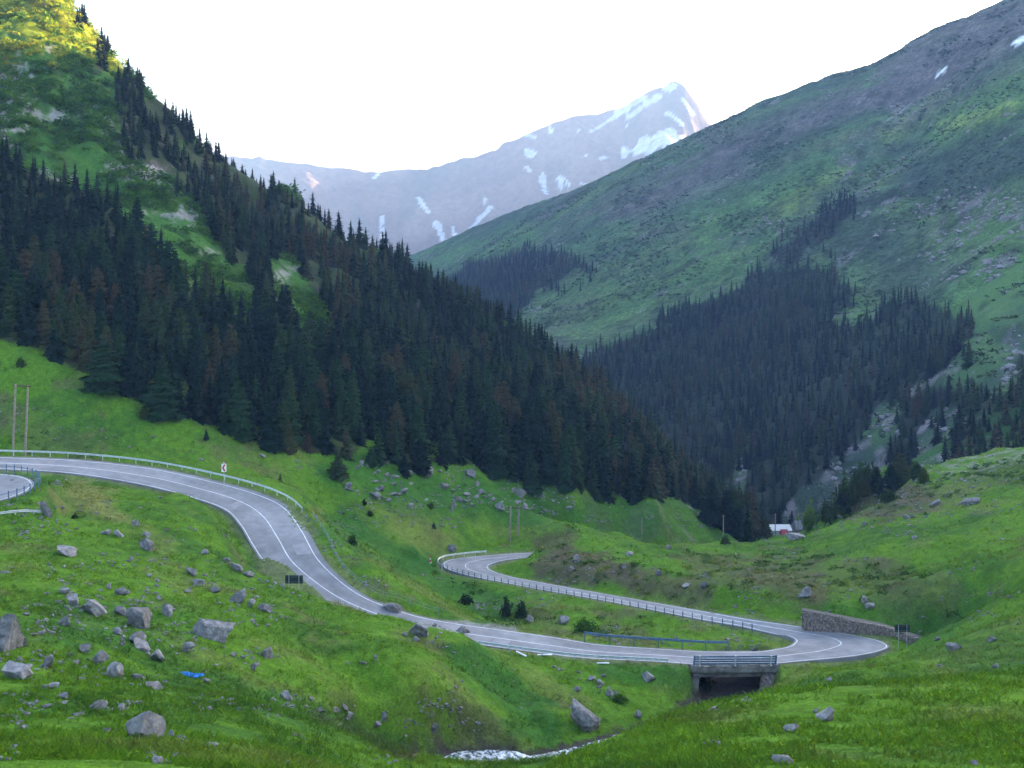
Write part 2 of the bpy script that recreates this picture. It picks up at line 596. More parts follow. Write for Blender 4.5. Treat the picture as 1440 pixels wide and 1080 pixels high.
# ------------------------------------------------------------------ survey of the ground: photo column, row, distance
SV = '''
-900 1160 3;720 1170 3;2300 1160 3;-900 1160 10;300 1160 10;1100 1160 10;2300 1150 10;-300 1120 20;720 1150 20;1700 1120 20
-200 1075 28;0 1076 26;200 1078 26;400 1088 30;-200 1032 34;0 1037 34;120 1037 35;240 1041 36;350 1051 39;430 1068 46;560 1112 50;650 1150 50;760 1150 38
-200 1040 44;0 1046 44;240 1046 46;350 1050 52;430 1054 58
-200 1000 54;0 1000 54;100 1010 52;200 1004 56;300 1010 60;380 1004 68;430 1011 73;500 1046 69;560 1080 65;620 1110 64
480 1020 90;520 1032 93;560 1050 96;600 1062 97;450 995 88;400 985 84
-200 950 68;0 940 68;100 940 72;200 940 78;300 940 86;400 940 94;500 950 101;560 957 101;600 925 110;640 955 108;680 995 105.5;705 1025 104;690 955 119;725 990 116;745 1020 111;620 1000 101;560 990 99;500 980 96;650 1040 100
-200 880 84;0 870 80;100 870 90;200 870 99;300 870 106;400 870 115;500 900 115;600 920 117;700 930 124;640 905 120
-200 800 108;0 800 108;100 800 117;200 800 122;300 800 132;350 830 130;420 850 125;400 835 131
-200 740 125;0 730 131;100 740 138;150 740 142;200 740 145;260 740 148;300 760 147;330 790 144
0 712 134;60 714 137;100 700 152;150 700 160;200 700 163;80 680 166;250 712 160;-200 700 135;-400 700 130;-600 700 120
458 840 131.5;502 854 130;540 861 129.5;600 875 129;650 889 128.5;690 905 129
760 940 127;850 945 128;900 950 128;760 1000 114;820 1000 116;860 975 122;900 985 122;950 965 128;760 1050 105;700 1075 99;850 1030 112;800 1050 107;940 990 124;1000 990 127
930 945 132;1105 952 132;1150 942 131;1250 928 133;1105 966 127;1150 955 120;1250 948 118
1200 948 104;1300 946 106;1400 950 96;1000 1010 112;1100 990 100
650 1120 46;700 1110 42;790 1078 44;850 1042 49;900 1024 53;950 1007 57;1000 997 60;1060 987 62;1100 980 63;1200 969 65;1300 958 68;1440 948 70;1600 945 74
900 1040 62;1000 1015 70;1000 1020 85;1100 990 78;1200 970 80;1300 962 82;1440 955 80;820 1075 60;900 1040 80;760 1090 64;760 1080 85;950 1030 95;850 1060 90
800 1100 36;900 1078 39;1000 1060 39;1100 1080 34;1200 1080 33;1440 1080 33;1700 1080 33;1200 1010 46;1000 1015 48;1440 1010 44;1100 1010 47;1700 1000 44
1130 884 154;1200 898 152;1300 908 150;1330 905 147;1140 858 156;1200 868 154;1290 890 151;1200 850 158;1140 845 160
1050 862 160;1000 853 165;925 840 172;860 828 180;800 818 186;760 810 191;735 803 196
1050 830 166;1000 822 172;930 812 180;860 802 187;800 792 195;765 790 201
1050 800 184;960 790 190;860 780 198;800 770 207;750 785 205;735 790 206
790 749 216;760 760 213;860 756 224;960 766 226;1050 766 230;1110 762 232;1150 746 234;1200 721 236;1300 681 240;1380 662 243;1440 641 246;1600 580 255;1800 500 270;2300 350 300
800 775 250;860 785 255;960 800 262;1050 800 270;1110 795 275;1150 780 262;1200 760 262;1300 720 270;1440 670 285;1700 600 300
1200 830 164;1200 800 174;1200 760 202;1120 800 184;1120 780 205;1300 850 152;1300 800 166;1300 740 198;1300 700 225
1440 850 128;1440 800 148;1440 750 172;1440 690 212;1360 900 118;1440 900 112;1350 940 106;1440 930 103;1330 920 122;1300 935 122;1600 850 120;1700 800 140;1900 740 150;2300 700 150
1280 900 146;1330 880 142;1370 860 138
1040 893 151;1000 885 155;940 880 157;900 872 162;860 866 165;1080 898 148;800 866 165;760 855 171;700 845 178;640 825 186;600 808 192;580 800 196;860 900 150;760 890 152;720 878 158
560 800 165;640 857 146;600 832 150;500 771 160;440 722 178;430 700 188;470 735 172;680 874 141;720 888 138.5;520 790 152;560 818 146
660 862 160;620 838 170;580 815 180;600 810 190
530 790 185;500 760 196;560 790 192;590 780 198;500 720 204;450 700 205;400 690 200
600 770 205;620 740 216;640 770 214;700 770 222;720 745 228;800 745 240;860 748 250;680 785 212
400 670 205;300 650 200;200 632 198;100 622 196;0 615 196;-200 600 196;-500 560 190
300 620 206;200 600 204;100 570 204;0 540 206;-200 500 206
500 680 212;500 640 222;400 630 214;600 700 224;600 650 236;700 700 238;700 665 250;800 700 254;800 680 264;900 720 266;900 700 276;950 720 280;1000 745 288;1050 765 300
950 745 270;1000 762 276
300 590 216;200 560 214;100 520 216;0 480 216;-200 440 216;-500 420 200;-900 300 200
0 400 246;0 300 286;0 200 330;0 100 385;0 0 445;0 -100 505;0 -140 560;130 140 610;60 80 660;0 40 700;-200 -60 760;-200 300 280;-200 100 370;-200 -100 470;-200 -300 570;-500 100 330;-500 -300 480;-900 -200 400;-900 -600 560
100 450 246;100 350 280;100 250 325;100 150 375;100 60 425;100 12 475;60 -40 490
130 52 470;180 108 462;250 165 456;300 226 452;360 258 447;420 293 442;480 338 438;550 378 428;600 412 424;700 467 415;780 512 408;850 567 400;900 612 392;950 662 382;1000 703 372;1050 747 362;1090 765 360
200 480 242;200 350 290;200 250 350;200 170 420;300 540 236;300 450 270;300 350 325;300 270 400;400 560 244;400 480 280;400 400 335;400 330 405
500 570 258;500 480 315;500 400 375;600 590 270;600 520 325;600 450 385;700 620 280;700 560 330;700 500 390;800 640 290;800 590 330;800 545 380;900 680 298;900 650 340
1180 716 262;1220 685 270;1262 663 276;1300 672 262;1340 668 268;1260 705 256;1440 640 285;1180 745 300;1262 690 310;1340 680 320;1440 650 330
1100 770 330;1140 765 330;1180 770 345;1100 765 380;1000 745 440;1180 745 430;1050 755 440
900 700 470;800 640 500;700 580 520;600 540 520;500 480 520;400 400 520;300 320 520;200 180 520;130 100 530;950 740 450;850 680 480;700 600 700;600 520 800;500 480 900;400 440 1000;300 400 1100;0 250 900;-400 100 1000;-900 0 1000;900 680 560;800 600 620
1000 690 500;1000 640 550;1000 600 600;1000 500 720;1000 400 860;1000 300 1040;1000 240 1160;900 640 570;900 560 670;900 450 830;900 350 1020;900 280 1180
800 520 760;800 480 860;800 400 1020;800 330 1220;700 440 1050;700 400 1150;700 350 1350;600 400 1450;600 380 1600;500 420 1700;400 430 1800;0 400 1800
1100 700 450;1100 600 560;1100 500 670;1100 400 800;1100 300 960;1100 200 1120;1200 690 420;1200 600 510;1200 500 620;1200 400 740;1200 300 880;1200 200 1030
1300 640 430;1300 600 470;1300 500 580;1300 400 700;1300 300 830;1300 200 970;1300 130 1070;1400 620 380;1400 560 420;1400 450 540;1400 350 650;1400 250 770;1400 150 900;1400 80 1010
1600 600 360;1600 450 480;1600 300 650;1600 150 800;1600 50 950;2000 400 400;2000 200 600;2000 0 900
570 367 1750;640 341 1650;740 301 1540;830 263 1460;900 226 1400;1000 183 1340;1070 149 1300;1160 121 1270;1190 118 1260;1270 73 1220;1360 34 1190;1440 1 1170;1600 -60 1150;1800 -130 1130;2300 -300 1100
570 400 2200;740 340 2000;900 270 1800;1070 200 1700;1270 130 1600;1440 60 1550;1800 -60 1500;2300 -200 1500;3300 -500 1100;3300 0 600;3300 400 300;3300 900 60;3300 1100 20;3300 700 130;3300 -300 1600;2300 550 120;2300 900 60;0 400 2500;-900 300 2500;720 400 2900;2300 100 2900;1440 250 2900;-900 350 3400;720 420 3400;2300 300 3400
'''
pts = np.array([[float(q) for q in s.split()] for s in SV.replace('\n', ';').split(';') if s.strip()])
CU = (pts[:, 0] - HX) / F
CV = np.log(pts[:, 2])
CE = (HY - pts[:, 1]) / F


def tps(r2):
    return r2 * np.log(r2 + 1e-9)


def rbf_fit(u, v, e, lam=2e-4):
    n = len(u)
    K = tps((u[:, None] - u) ** 2 + (v[:, None] - v) ** 2) + lam * np.eye(n)
    Q = np.c_[np.ones(n), u, v]
    A = np.block([[K, Q], [Q.T, np.zeros((3, 3))]])
    return np.linalg.solve(A, np.r_[e, 0, 0, 0])


W_ = rbf_fit(CU, CV, CE)


def rbf(u, v):
    out = np.empty(u.shape, np.float32)
    uf, vf, of = u.ravel().astype(np.float32), v.ravel().astype(np.float32), out.ravel()
    cu, cv, w = CU.astype(np.float32), CV.astype(np.float32), W_.astype(np.float32)
    for s in range(0, len(uf), 20000):
        a, b = uf[s:s + 20000, None], vf[s:s + 20000, None]
        of[s:s + 20000] = (tps((a - cu) ** 2 + (b - cv) ** 2)) @ w[:-3] + w[-3] + a[:, 0] * w[-2] + b[:, 0] * w[-1]
    return of.reshape(u.shape)


def poly_hits(px, py, poly):
    poly = np.array(poly, float)
    ins = np.zeros(px.shape, bool)
    j = len(poly) - 1
    for i in range(len(poly)):
        xi, yi = poly[i]
        xj, yj = poly[j]
        c = ((yi > py) != (yj > py)) & (px < (xj - xi) * (py - yi) / (yj - yi + 1e-9) + xi)
        ins ^= c
        j = i
    return ins


def capsule(px, py, x0, y0, x1, y1, r):
    """1 on the segment, 0 beyond r from it"""
    dx, dy = x1 - x0, y1 - y0
    t = np.clip(((px - x0) * dx + (py - y0) * dy) / (dx * dx + dy * dy + 1e-6), 0, 1)
    d = np.hypot(px - x0 - t * dx, py - y0 - t * dy)
    return np.clip(1 - d / r, 0, 1)


def road_dist(X, Y):
    """signed distance outside the asphalt edge and road surface height"""
    d = np.full(X.shape, 99.0, np.float32)
    z = np.zeros(X.shape, np.float32)
    m = (Y > 115) & (Y < 240) & (X > -110) & (X < 65)
    xs, ys = X[m], Y[m]
    dd = np.empty(len(xs), np.float32)
    zz = np.empty(len(xs), np.float32)
    for s in range(0, len(xs), 20000):
        x, y = xs[s:s + 20000, None], ys[s:s + 20000, None]
        q = np.hypot(x - RC[:, 0], y - RC[:, 1]) - RW
        i = q.argmin(1)
        c = RC[i]
        ax = (RA - RB)[i, :2] / (2 * RW[i, None])
        lat = (xs[s:s + 20000] - c[:, 0]) * ax[:, 0] + (ys[s:s + 20000] - c[:, 1]) * ax[:, 1]
        sl = (RA - RB)[i, 2] / (2 * RW[i])
        dd[s:s + 20000] = q[np.arange(len(i)), i]
        zz[s:s + 20000] = c[:, 2] + np.clip(lat, -RW[i] - 1, RW[i] + 1) * sl
    d[m] = dd
    z[m] = zz
    return d, z


def ground(U, V):
    Y = np.exp(V)
    X = U * Y
    z = rbf(U, V) * Y
    far = smooth(420, 700, Y)
    near = 1 - far
    s1 = smooth(45, 130, Y)
    px, py = HX + U * F, HY - z / Y * F
    rough = smooth(205, 300, Y) * near
    z = z + near * (s1 * (1.3 * vnoise(X / 38, Y / 38, 1) * .6 + .55 * fbm(X / 15, Y / 15, 2, 3)) + (.12 + .88 * s1) * (.30 * fbm(X / 6, Y / 6, 2, 5) + 0.15 * fbm(X / 1.9, Y / 1.9, 2, 8) + .035 * vnoise(X / .7, Y / .7, 12)))
    z = z + smooth(330, 460, Y) * near * (3.0 * vnoise(X / 21, Y / 24, 26) + 1.5 * vnoise(X / 9, Y / 11, 27))
    z = z + rough * (3.2 * ridged(X / 26, (Y + X) / 60, 3, 20) + 1.8 * fbm(X / 11, Y / 11, 4, 23))
    s, t = X * .97 - Y * .24, X * .24 + Y * .97
    z = z + far * (9 * ridged(s / 420, t / 130, 4, 30) + 3.5 * fbm(X / 90, Y / 90, 4, 35) + 1.5 * fbm(X / 18, Y / 18, 3, 39))
    # banks cut into steps on the right hill and the brown cut bank above the lower road
    d, rz = road_dist(X, Y)
    k = smooth(.9, 5.5, d)
    z = np.where(d < 90, (rz - .13) * (1 - k) + z * k, z)
    ld = np.hypot(X - LOOP_C[0], Y - LOOP_C[1]) - LOOP_R
    lx = np.abs(Y - LOOP_C[1]) - LOOP_R
    ld = np.where(X < LOOP_C[0], lx, ld)
    k = smooth(.8, 4.5, ld)
    m = (Y > 118) & (Y < 160)
    z = np.where(m, (LOOP_Z - .12) * (1 - k) + z * k, z)
    # stream bed
    m = (Y > 88) & (Y < 150) & (np.abs(X) < 40)
    xs, ys, zs = X[m], Y[m], z[m]
    q = np.hypot(xs[:, None] - STP[:, 0], ys[:, None] - STP[:, 1])
    i = q.argmin(1)
    dist = q[np.arange(len(i)), i] - STP[i, 3]
    k = smooth(0, np.where(ys > 127, 1.5, 2.2), dist)
    bed = STP[i, 2] - .35 * (1 - smooth(-.6, .1, dist))
    nz = bed * (1 - k) + np.maximum(zs, bed + .1) * k
    z[m] = nz
    return X, Y, z


def mk_axis(parts):
    return np.unique(np.concatenate([np.arange(a, b, s) for a, b, s in parts] + [[parts[-1][1]]]))


GU = mk_axis([(-1.1, -.53, .012), (-.53, .53, .0019), (.53, .9, .012), (.9, 1.8, .03)])
GV = mk_axis([(math.log(3), math.log(26), .035), (math.log(26), math.log(600), .0037)])
UU, VV = np.meshgrid(GU, GV)
GX, GY, GZ = ground(UU, VV)
MU = mk_axis([(-1.1, -.53, .02), (-.53, .53, .0033), (.53, 1.8, .02)])
MV = mk_axis([(math.log(575), math.log(3300), .0048)])
U2, V2 = np.meshgrid(MU, MV)
MX, MY, MZ = ground(U2, V2)
MZ -= 2.5 * (1 - smooth(585, 640, MY))


def sample(G, us, vs, a, b):
    i = np.clip(np.searchsorted(a, us) - 1, 0, len(a) - 2)
    j = np.clip(np.searchsorted(b, vs) - 1, 0, len(b) - 2)
    fx = (us - a[i]) / (a[i + 1] - a[i])
    fy = (vs - b[j]) / (b[j + 1] - b[j])
    return (G[j, i] * (1 - fx) + G[j, i + 1] * fx) * (1 - fy) + (G[j + 1, i] * (1 - fx) + G[j + 1, i + 1] * fx) * fy


def gz(x, y):
    x, y = np.asarray(x, float), np.asarray(y, float)
    return sample(GZ, x / y, np.log(y), GU, GV)


def hit(px, py, ymin=22):
    """where the sight line of a photo pixel first meets the ground"""
    u = (px - HX) / F
    e = (HY - py) / F
    ys = np.exp(np.arange(math.log(ymin), math.log(598), .002))
    g = sample(GZ, np.full(len(ys), u), np.log(ys), GU, GV) / ys
    ok = np.nonzero(g >= e)[0]
    i = ok[0] if len(ok) else int(np.argmax(g))
    Y = ys[i]
    return u * Y, Y, float(gz(u * Y, Y))


GPX, GPY = HX + UU * F, HY - GZ / GY * F
MPX, MPY = HX + U2 * F, HY - MZ / MY * F

# ------------------------------------------------------------------ which ground grows what
FOREST = [(-900, 200), (-900, 470), (-200, 470), (0, 482), (60, 497), (130, 532), (200, 574), (240, 586), (300, 598), (340, 622), (430, 640), (540, 652), (650, 655), (760, 680), (870, 702),
          (950, 700), (1000, 722), (1045, 762), (1062, 762), (1050, 745), (1000, 700), (950, 655), (850, 560), (780, 505), (700, 460), (600, 405), (550, 370), (480, 330), (420, 285), (360, 250), (300, 215),
          (262, 205), (262, 262), (288, 318), (320, 370), (352, 430), (392, 470), (352, 475), (318, 430), (250, 400), (200, 345), (150, 290), (80, 258), (0, 225)]
CLUMPS = [(180, 130, 200, 230, 20), (215, 165, 250, 260, 22), (240, 150, 262, 190, 14), (140, 100, 150, 60, 8), (110, 40, 118, 30, 5), (400, 560, 440, 440, 0.1), (520, 650, 560, 640, 12)]
OPEN = [(395, 385, 450, 480, 26), (500, 660, 560, 600, 14), (330, 395, 345, 440, 22), (150, 240, 225, 262, 20), (600, 640, 660, 625, 9)]


def forest_mask(px, py):
    m = poly_hits(px, py, FOREST)
    for c in CLUMPS:
        m |= capsule(px, py, *c) > 0
    for c in OPEN:
        m &= ~(capsule(px, py, *c) > 0)
    return m


FAR_FOREST = [[(620, 395), (660, 375), (735, 352), (790, 350), (840, 380), (760, 400), (740, 440), (700, 470), (600, 430)],
              [(796, 530), (850, 488), (905, 466), (960, 436), (1020, 424), (1070, 388), (1120, 374), (1180, 388), (1200, 440), (1225, 458), (1250, 428), (1300, 422), (1345, 432), (1368, 476), (1340, 510), (1290, 545), (1230, 585), (1190, 625), (1160, 660),
               (1130, 695), (1090, 725), (1060, 762), (900, 745), (780, 580)],
              [(1250, 640), (1275, 560), (1340, 545), (1400, 560), (1480, 500), (1700, 470), (1700, 700), (1300, 680), (1240, 650)]]


def far_forest(px, py):
    px, py = px + 11 * fbm(px / 30, py / 30, 3, 201), py + 9 * fbm(px / 40 + 7, py / 40, 3, 204)
    m = capsule(px, py, 1100, 362, 1190, 292, 15) > .2
    for p in FAR_FOREST:
        m |= poly_hits(px, py, p)
    m &= ~(capsule(px, py, 1300, 650, 1330, 600, 26) > 0)
    m &= ~(capsule(px, py, 1190, 445, 1215, 430, 12) > 0)
    m &= ~(capsule(px, py, 1030, 690, 1050, 650, 14) > 0)
    return m


def mixc(c, new, k):
    return c * (1 - k[..., None]) + np.array(new, np.float32) * k[..., None]


C_FRESH, C_DARK, C_DRY, C_EARTH, C_ROCK = (.070, .152, .011), (.030, .085, .012), (.135, .150, .040), (.085, .068, .042), (.24, .22, .225)
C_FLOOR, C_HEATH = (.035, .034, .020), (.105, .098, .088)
NEAR_CAPS = [  # column, row, column, row, radius, kind, strength
    (110, 690, 185, 735, 16, 'dry', .9), (95, 700, 150, 715, 22, 'dry', .5), (190, 735, 240, 770, 12, 'dry', .4), (610, 785, 560, 740, 45, 'dry', .55), (520, 780, 660, 875, 8, 'dry', .5), (440, 720, 520, 780, 8, 'dry', .6),
    (765, 795, 880, 800, 22, 'earth', .85), (880, 805, 980, 830, 20, 'earth', .6), (980, 800, 1130, 830, 28, 'earth', .55), (1080, 800, 1330, 840, 30, 'earth', .4), (770, 770, 800, 755, 16, 'earth', .7),
    (440, 1008, 520, 1035, 8, 'earth', 1.), (520, 1035, 570, 1060, 12, 'earth', .8), (0, 590, 100, 640, 30, 'earth', .35), (620, 800, 680, 830, 14, 'earth', .3), (690, 860, 780, 880, 14, 'earth', .4), (930, 965, 985, 945, 20, 'earth', .3),
    (1180, 700, 1290, 700, 26, 'earth', .8), (1320, 930, 1440, 880, 28, 'dry', .35), (1260, 700, 1440, 660, 18, 'earth', .3), (850, 880, 900, 890, 20, 'earth', .5), (600, 875, 720, 888, 7, 'gravel', .9), (470, 845, 540, 852, 5, 'gravel', .3),
    (0, 0, 180, 60, 46, 'lime', .9), (15, 110, 0, 180, 26, 'rock', 1.), (30, 160, 85, 165, 13, 'rock', .7), (110, 150, 145, 170, 8, 'rock', .5), (160, 238, 225, 242, 14, 'rock', 1.), (240, 300, 270, 305, 10, 'rock', .8),  (100, 255, 60, 245, 8, 'rock', .6),  # lime capsule paints the upper slope's sunlit yellow into the ground colour
    (200, 230, 150, 190, 10, 'rock', .5), (480, 660, 740, 700, 30, 'deep', .8), (560, 700, 900, 730, 24, 'deep', .6), (1330, 650, 1440, 640, 22, 'rock', .5), (1180, 860, 1330, 880, 20, 'deep', .5), (660, 925, 770, 1030, 26, 'deep', .9), (380, 985, 560, 1045, 16, 'deep', .6), (860, 945, 985, 950, 24, 'deep', .8), (1300, 900, 1440, 920, 30, 'deep', .5), (570, 790, 700, 850, 24, 'deep', .8), (470, 740, 600, 790, 22, 'deep', .8), (100, 880, 260, 880, 30, 'deep', .4)]


def near_albedo(X, Y, px, py, slope):
    n1 = fbm(X / 17, Y / 17, 4, 50)
    n2 = fbm(X / 5.5, Y / 5.5, 4, 55)
    n3 = fbm(X / 2.1, Y / 2.1, 3, 60)
    c = np.empty(X.shape + (3,), np.float32)
    c[:] = C_FRESH
    c = mixc(c, C_DARK, .75 * smooth(-.15, .65, n1 + .4 * n2))
    c = mixc(c, C_DRY, .5 * smooth(.15, .9, -n1 * .7 + .7 * n2))
    c = mixc(c, (.088, .178, .011), .55 * smooth(.1, .6, n3 + .3 * n1))
    c = mixc(c, C_EARTH, smooth(60, 110, Y) * .5 * smooth(.45, .85, n2 * .7 + n3 * .5 + smooth(.5, 1.1, slope) * .5))
    up = smooth(240, 330, Y)
    c = mixc(c, (.034, .100, .018), up * .85)
    # steep broken ground on the left mountain
    r = ridged(X / 13, (Y + X * .6) / 26, 4, 70)
    c = mixc(c, (.026, .062, .014), up * smooth(.1, .7, n2) * .8)
    c = mixc(c, C_ROCK, up * .8 * smooth(.62, .8, r + .18 * n3) * smooth(.5, 1.0, slope))
    n6 = fbm(X / 1.6, Y / 2.2, 3, 64)
    for x0, y0, x1, y1, rr, kind, st in NEAR_CAPS:
        k = capsule(px, py, x0, y0, x1, y1, rr * 1.5)
        if kind == 'rock':
            k = smooth(.35, .75, k * .8 + .45 * r + .4 * n3 + .5 * n6 - .15) * (k > 0) * st
        elif kind in ('gravel',):
            k = smooth(.15, .5, k + .3 * n3) * (k > 0) * st
        else:
            k = smooth(.15, .8, k * 1.2 + .5 * n2 + .25 * n3) * (k > 0) * st
        c = mixc(c, {'lime': (.165, .185, .010), 'deep': (.030, .100, .014), 'dry': C_DRY, 'earth': C_EARTH, 'rock': C_ROCK, 'gravel': (.22, .21, .21)}[kind], k)
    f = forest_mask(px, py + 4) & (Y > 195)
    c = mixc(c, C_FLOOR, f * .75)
    return c


FAR_CAPS = [
    (600, 372, 740, 330, 22, 'green', .75), (830, 480, 1000, 350, 26, 'green', .55), (1000, 320, 1150, 240, 26, 'green', .9), (1090, 300, 1190, 240, 14, 'lime', .6), (1250, 190, 1330, 135, 16, 'lime', .55), (1330, 190, 1440, 120, 40, 'green', .9),
    (1330, 180, 1420, 150, 12, 'lime', .9), (1290, 470, 1440, 380, 60, 'green', .9), (1100, 730, 1330, 540, 50, 'scrub', .9), (1230, 610, 1400, 500, 26, 'green', .6), (1380, 330, 1440, 320, 30, 'green', .8), (1000, 400, 1100, 330, 14, 'green', .5), (660, 400, 700, 385, 16, 'lime', .5),
    (860, 430, 1060, 360, 16, 'green', .5), (1200, 440, 1210, 430, 14, 'green', 1.), (700, 400, 860, 400, 22, 'green', .4), (900, 300, 1040, 240, 30, 'heath', .5),
    (1190, 240, 1260, 330, 24, 'rock', .45), (1300, 290, 1440, 290, 20, 'rock', .75), (1330, 330, 1440, 300, 30, 'rock', .6), (1220, 200, 1330, 130, 18, 'rock', .35), (1290, 370, 1400, 380, 30, 'rock', .6), (1120, 700, 1300, 560, 26, 'rock', .6),
    (1270, 560, 1340, 520, 12, 'rock', .9), (1140, 640, 1140, 655, 14, 'rock', 1.2), (1300, 650, 1330, 600, 30, 'rock', 1.2), (1030, 680, 1050, 655, 18, 'rock', .9), (1430, 480, 1420, 540, 16, 'rock', 1.2), (1060, 720, 1120, 720, 26, 'rock', .8),
    (1000, 200, 1200, 130, 20, 'heath', .6), (1270, 120, 1440, 30, 50, 'heath', .8), (1200, 320, 1300, 400, 60, 'scrub', .7), (1300, 250, 1440, 220, 45, 'scrub', .9), (860, 290, 1000, 220, 30, 'heath', .4), (1130, 340, 1100, 370, 30, 'scrub', .8),
    (1318, 105, 1330, 97, 2.5, 'snow', 1.), (1428, 61, 1442, 53, 3, 'snow', 1.)]


def far_albedo(X, Y, px, py, slope):
    s, t = X * .97 - Y * .24, X * .24 + Y * .97
    n1 = fbm(s / 330, t / 70, 5, 80)
    n2 = fbm(s / 90, t / 26, 5, 85)
    n3 = fbm(X / 14, Y / 14, 3, 90)
    n4 = fbm(X / 40, Y / 40, 4, 95)
    n5 = fbm(X / 5.5, Y / 8, 3, 98)
    c = np.empty(X.shape + (3,), np.float32)
    c[:] = (.062, .115, .052)
    c = mixc(c, (.042, .068, .045), .8 * smooth(-.2, .5, n1 + .3 * n4))
    c = mixc(c, C_HEATH, .6 * smooth(0, .6, n2))
    c = mixc(c, (.11, .165, .055), .6 * smooth(.1, .7, -n1 + .4 * n2))
    for x0, y0, x1, y1, rr, kind, st in FAR_CAPS:
        k = capsule(px, py, x0, y0, x1, y1, rr * 1.5)
        if kind == 'rock':
            k = smooth(.5, .8, k * .42 + .5 * n3 + .3 * n4 + .6 * n5 - .02) * (k > 0) * min(st, 1)
        elif kind == 'snow':
            k = smooth(.2, .35, k)
        else:
            k = smooth(.2, .9, k * 1.2 + .45 * n2) * (k > 0) * st
        c = mixc(c, {'green': (.080, .155, .045), 'lime': (.16, .23, .055), 'rock': (.18, .155, .168), 'heath': (.125, .108, .108), 'scrub': (.040, .062, .046), 'snow': (.8, .82, .85)}[kind], k)
    c = mixc(c, (.19, .17, .18), .7 * smooth(.62, .8, n3 * .5 + n4 * .4 + n5 * .5))
    c = mixc(c, (.022, .042, .022), .6 * smooth(.35, .7, fbm(X / 9 + 50, Y / 12, 3, 102) + .4 * n2))
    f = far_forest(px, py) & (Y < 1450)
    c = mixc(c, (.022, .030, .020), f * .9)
    return c


def grid_faces(nv, nu):
    i = np.arange(nv * nu).reshape(nv, nu)
    return np.stack([i[:-1, :-1], i[:-1, 1:], i[1:, 1:], i[1:, :-1]], -1).reshape(-1, 4)


def slope_of(X, Y, Z):
    du = np.gradient(Z, axis=1) / (np.gradient(X, axis=1) + 1e-6)
    dx_v, dy_v, dz_v = np.gradient(X, axis=0), np.gradient(Y, axis=0), np.gradient(Z, axis=0)
    dy = (dz_v - du * dx_v) / (dy_v + 1e-6)
    return np.hypot(du, dy)


GS = slope_of(GX, GY, GZ)
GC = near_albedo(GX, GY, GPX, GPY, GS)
VM = smooth(370, 420, GY) * smooth(1045, 1075, GPX - (GY < 430) * 10) + smooth(440, 480, GY) * (GPX > 700)
GC = GC * (1 - np.clip(VM, 0, 1)[..., None]) + far_albedo(GX, GY, GPX, GPY, None) * np.clip(VM, 0, 1)[..., None]
# the verge is worn and dusty along the asphalt
RD, _ = road_dist(GX, GY)
GC = mixc(GC, (.15, .15, .08), .6 * (1 - smooth(.2, 1.6, RD + .5 * vnoise(GX / 1.5, GY / 1.5, 77))))
# dark wet stones of the stream bed, whose tone also paints shade under the bridge
m_ = (GY > 88) & (GY < 152) & (np.abs(GX) < 40)
q_ = (np.hypot(GX[m_][:, None] - STP[:, 0], GY[m_][:, None] - STP[:, 1]) - STP[:, 3]).min(1)
k_ = np.zeros(GX.shape)
k_[m_] = 1 - smooth(.0, .9, q_ + .5 * vnoise(GX[m_] / .8, GY[m_] / .8, 79))
GC = mixc(GC, (.050, .044, .040), k_)
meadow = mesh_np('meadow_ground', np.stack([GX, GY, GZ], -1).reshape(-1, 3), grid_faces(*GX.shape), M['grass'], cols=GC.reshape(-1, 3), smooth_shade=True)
tag(meadow, kind='structure')
MC = far_albedo(MX, MY, MPX, MPY, None)
mount = mesh_np('mountain_terrain', np.stack([MX, MY, MZ], -1).reshape(-1, 3), grid_faces(*MX.shape), M['alpine'], cols=MC.reshape(-1, 3), smooth_shade=True)
tag(mount, kind='structure')
# the hilltop under and behind the viewer
hx, hy = np.meshgrid(np.linspace(-90, 90, 60), np.linspace(-120, 9, 50))
hz = -1.8 - .57 * np.maximum(hy, 0) * 1.05 - .0008 * hx ** 2 * smooth(0, 9, hy) + .3 * fbm(hx / 9, hy / 9, 3, 4) - .25
hc = near_albedo(hx, hy, hx * 0 - 5000, hy * 0, hx * 0)
tag(mesh_np('hilltop_ground', np.stack([hx, hy, hz - .3], -1).reshape(-1, 3), grid_faces(*hx.shape), M['grass'], cols=hc.reshape(-1, 3), smooth_shade=True), kind='structure')

# far mountain with snow
RID = np.array([(-900, 250), (-300, 240), (100, 228), (250, 224), (340, 221), (360, 221), (400, 229), (470, 236), (530, 243), (600, 236), (660, 222), (700, 207), (740, 190), (780, 170), (800, 164), (840, 161), (870, 152), (900, 136), (930, 121), (942, 116), (950, 115),
                (962, 122), (975, 140), (985, 155), (1000, 176), (1040, 225), (1100, 270), (1300, 330), (1700, 300), (2400, 250)], float)
su = mk_axis([(-1.1, -.3, .02), (-.3, .22, .0022), (.22, 1.1, .02)])
sv = np.r_[np.linspace(2600, 3600, 230), np.linspace(3610, 4000, 20)]
SU, SY = np.meshgrid(su, sv)
SX = SU * SY
spx = HX + SU * F
re = (HY - np.interp(spx, RID[:, 0], RID[:, 1])) / F
zr = re * 3600
t = (3600 - SY) / 1000
SZ = np.where(t > 0, zr - np.clip(t, 0, 1) ** .9 * (zr + 390), zr + t * 600)
k = smooth(0, .08, np.abs(t))
SZ = SZ + k * (62 * ridged(SX / 270 + SY / 950, SY / 1300, 5, 110) - 24 + 25 * fbm(SX / 170, SY / 170, 4, 115)) + 6 * fbm(SX / 45, SY / 45, 2, 118)
spy = HY - SZ / SY * F
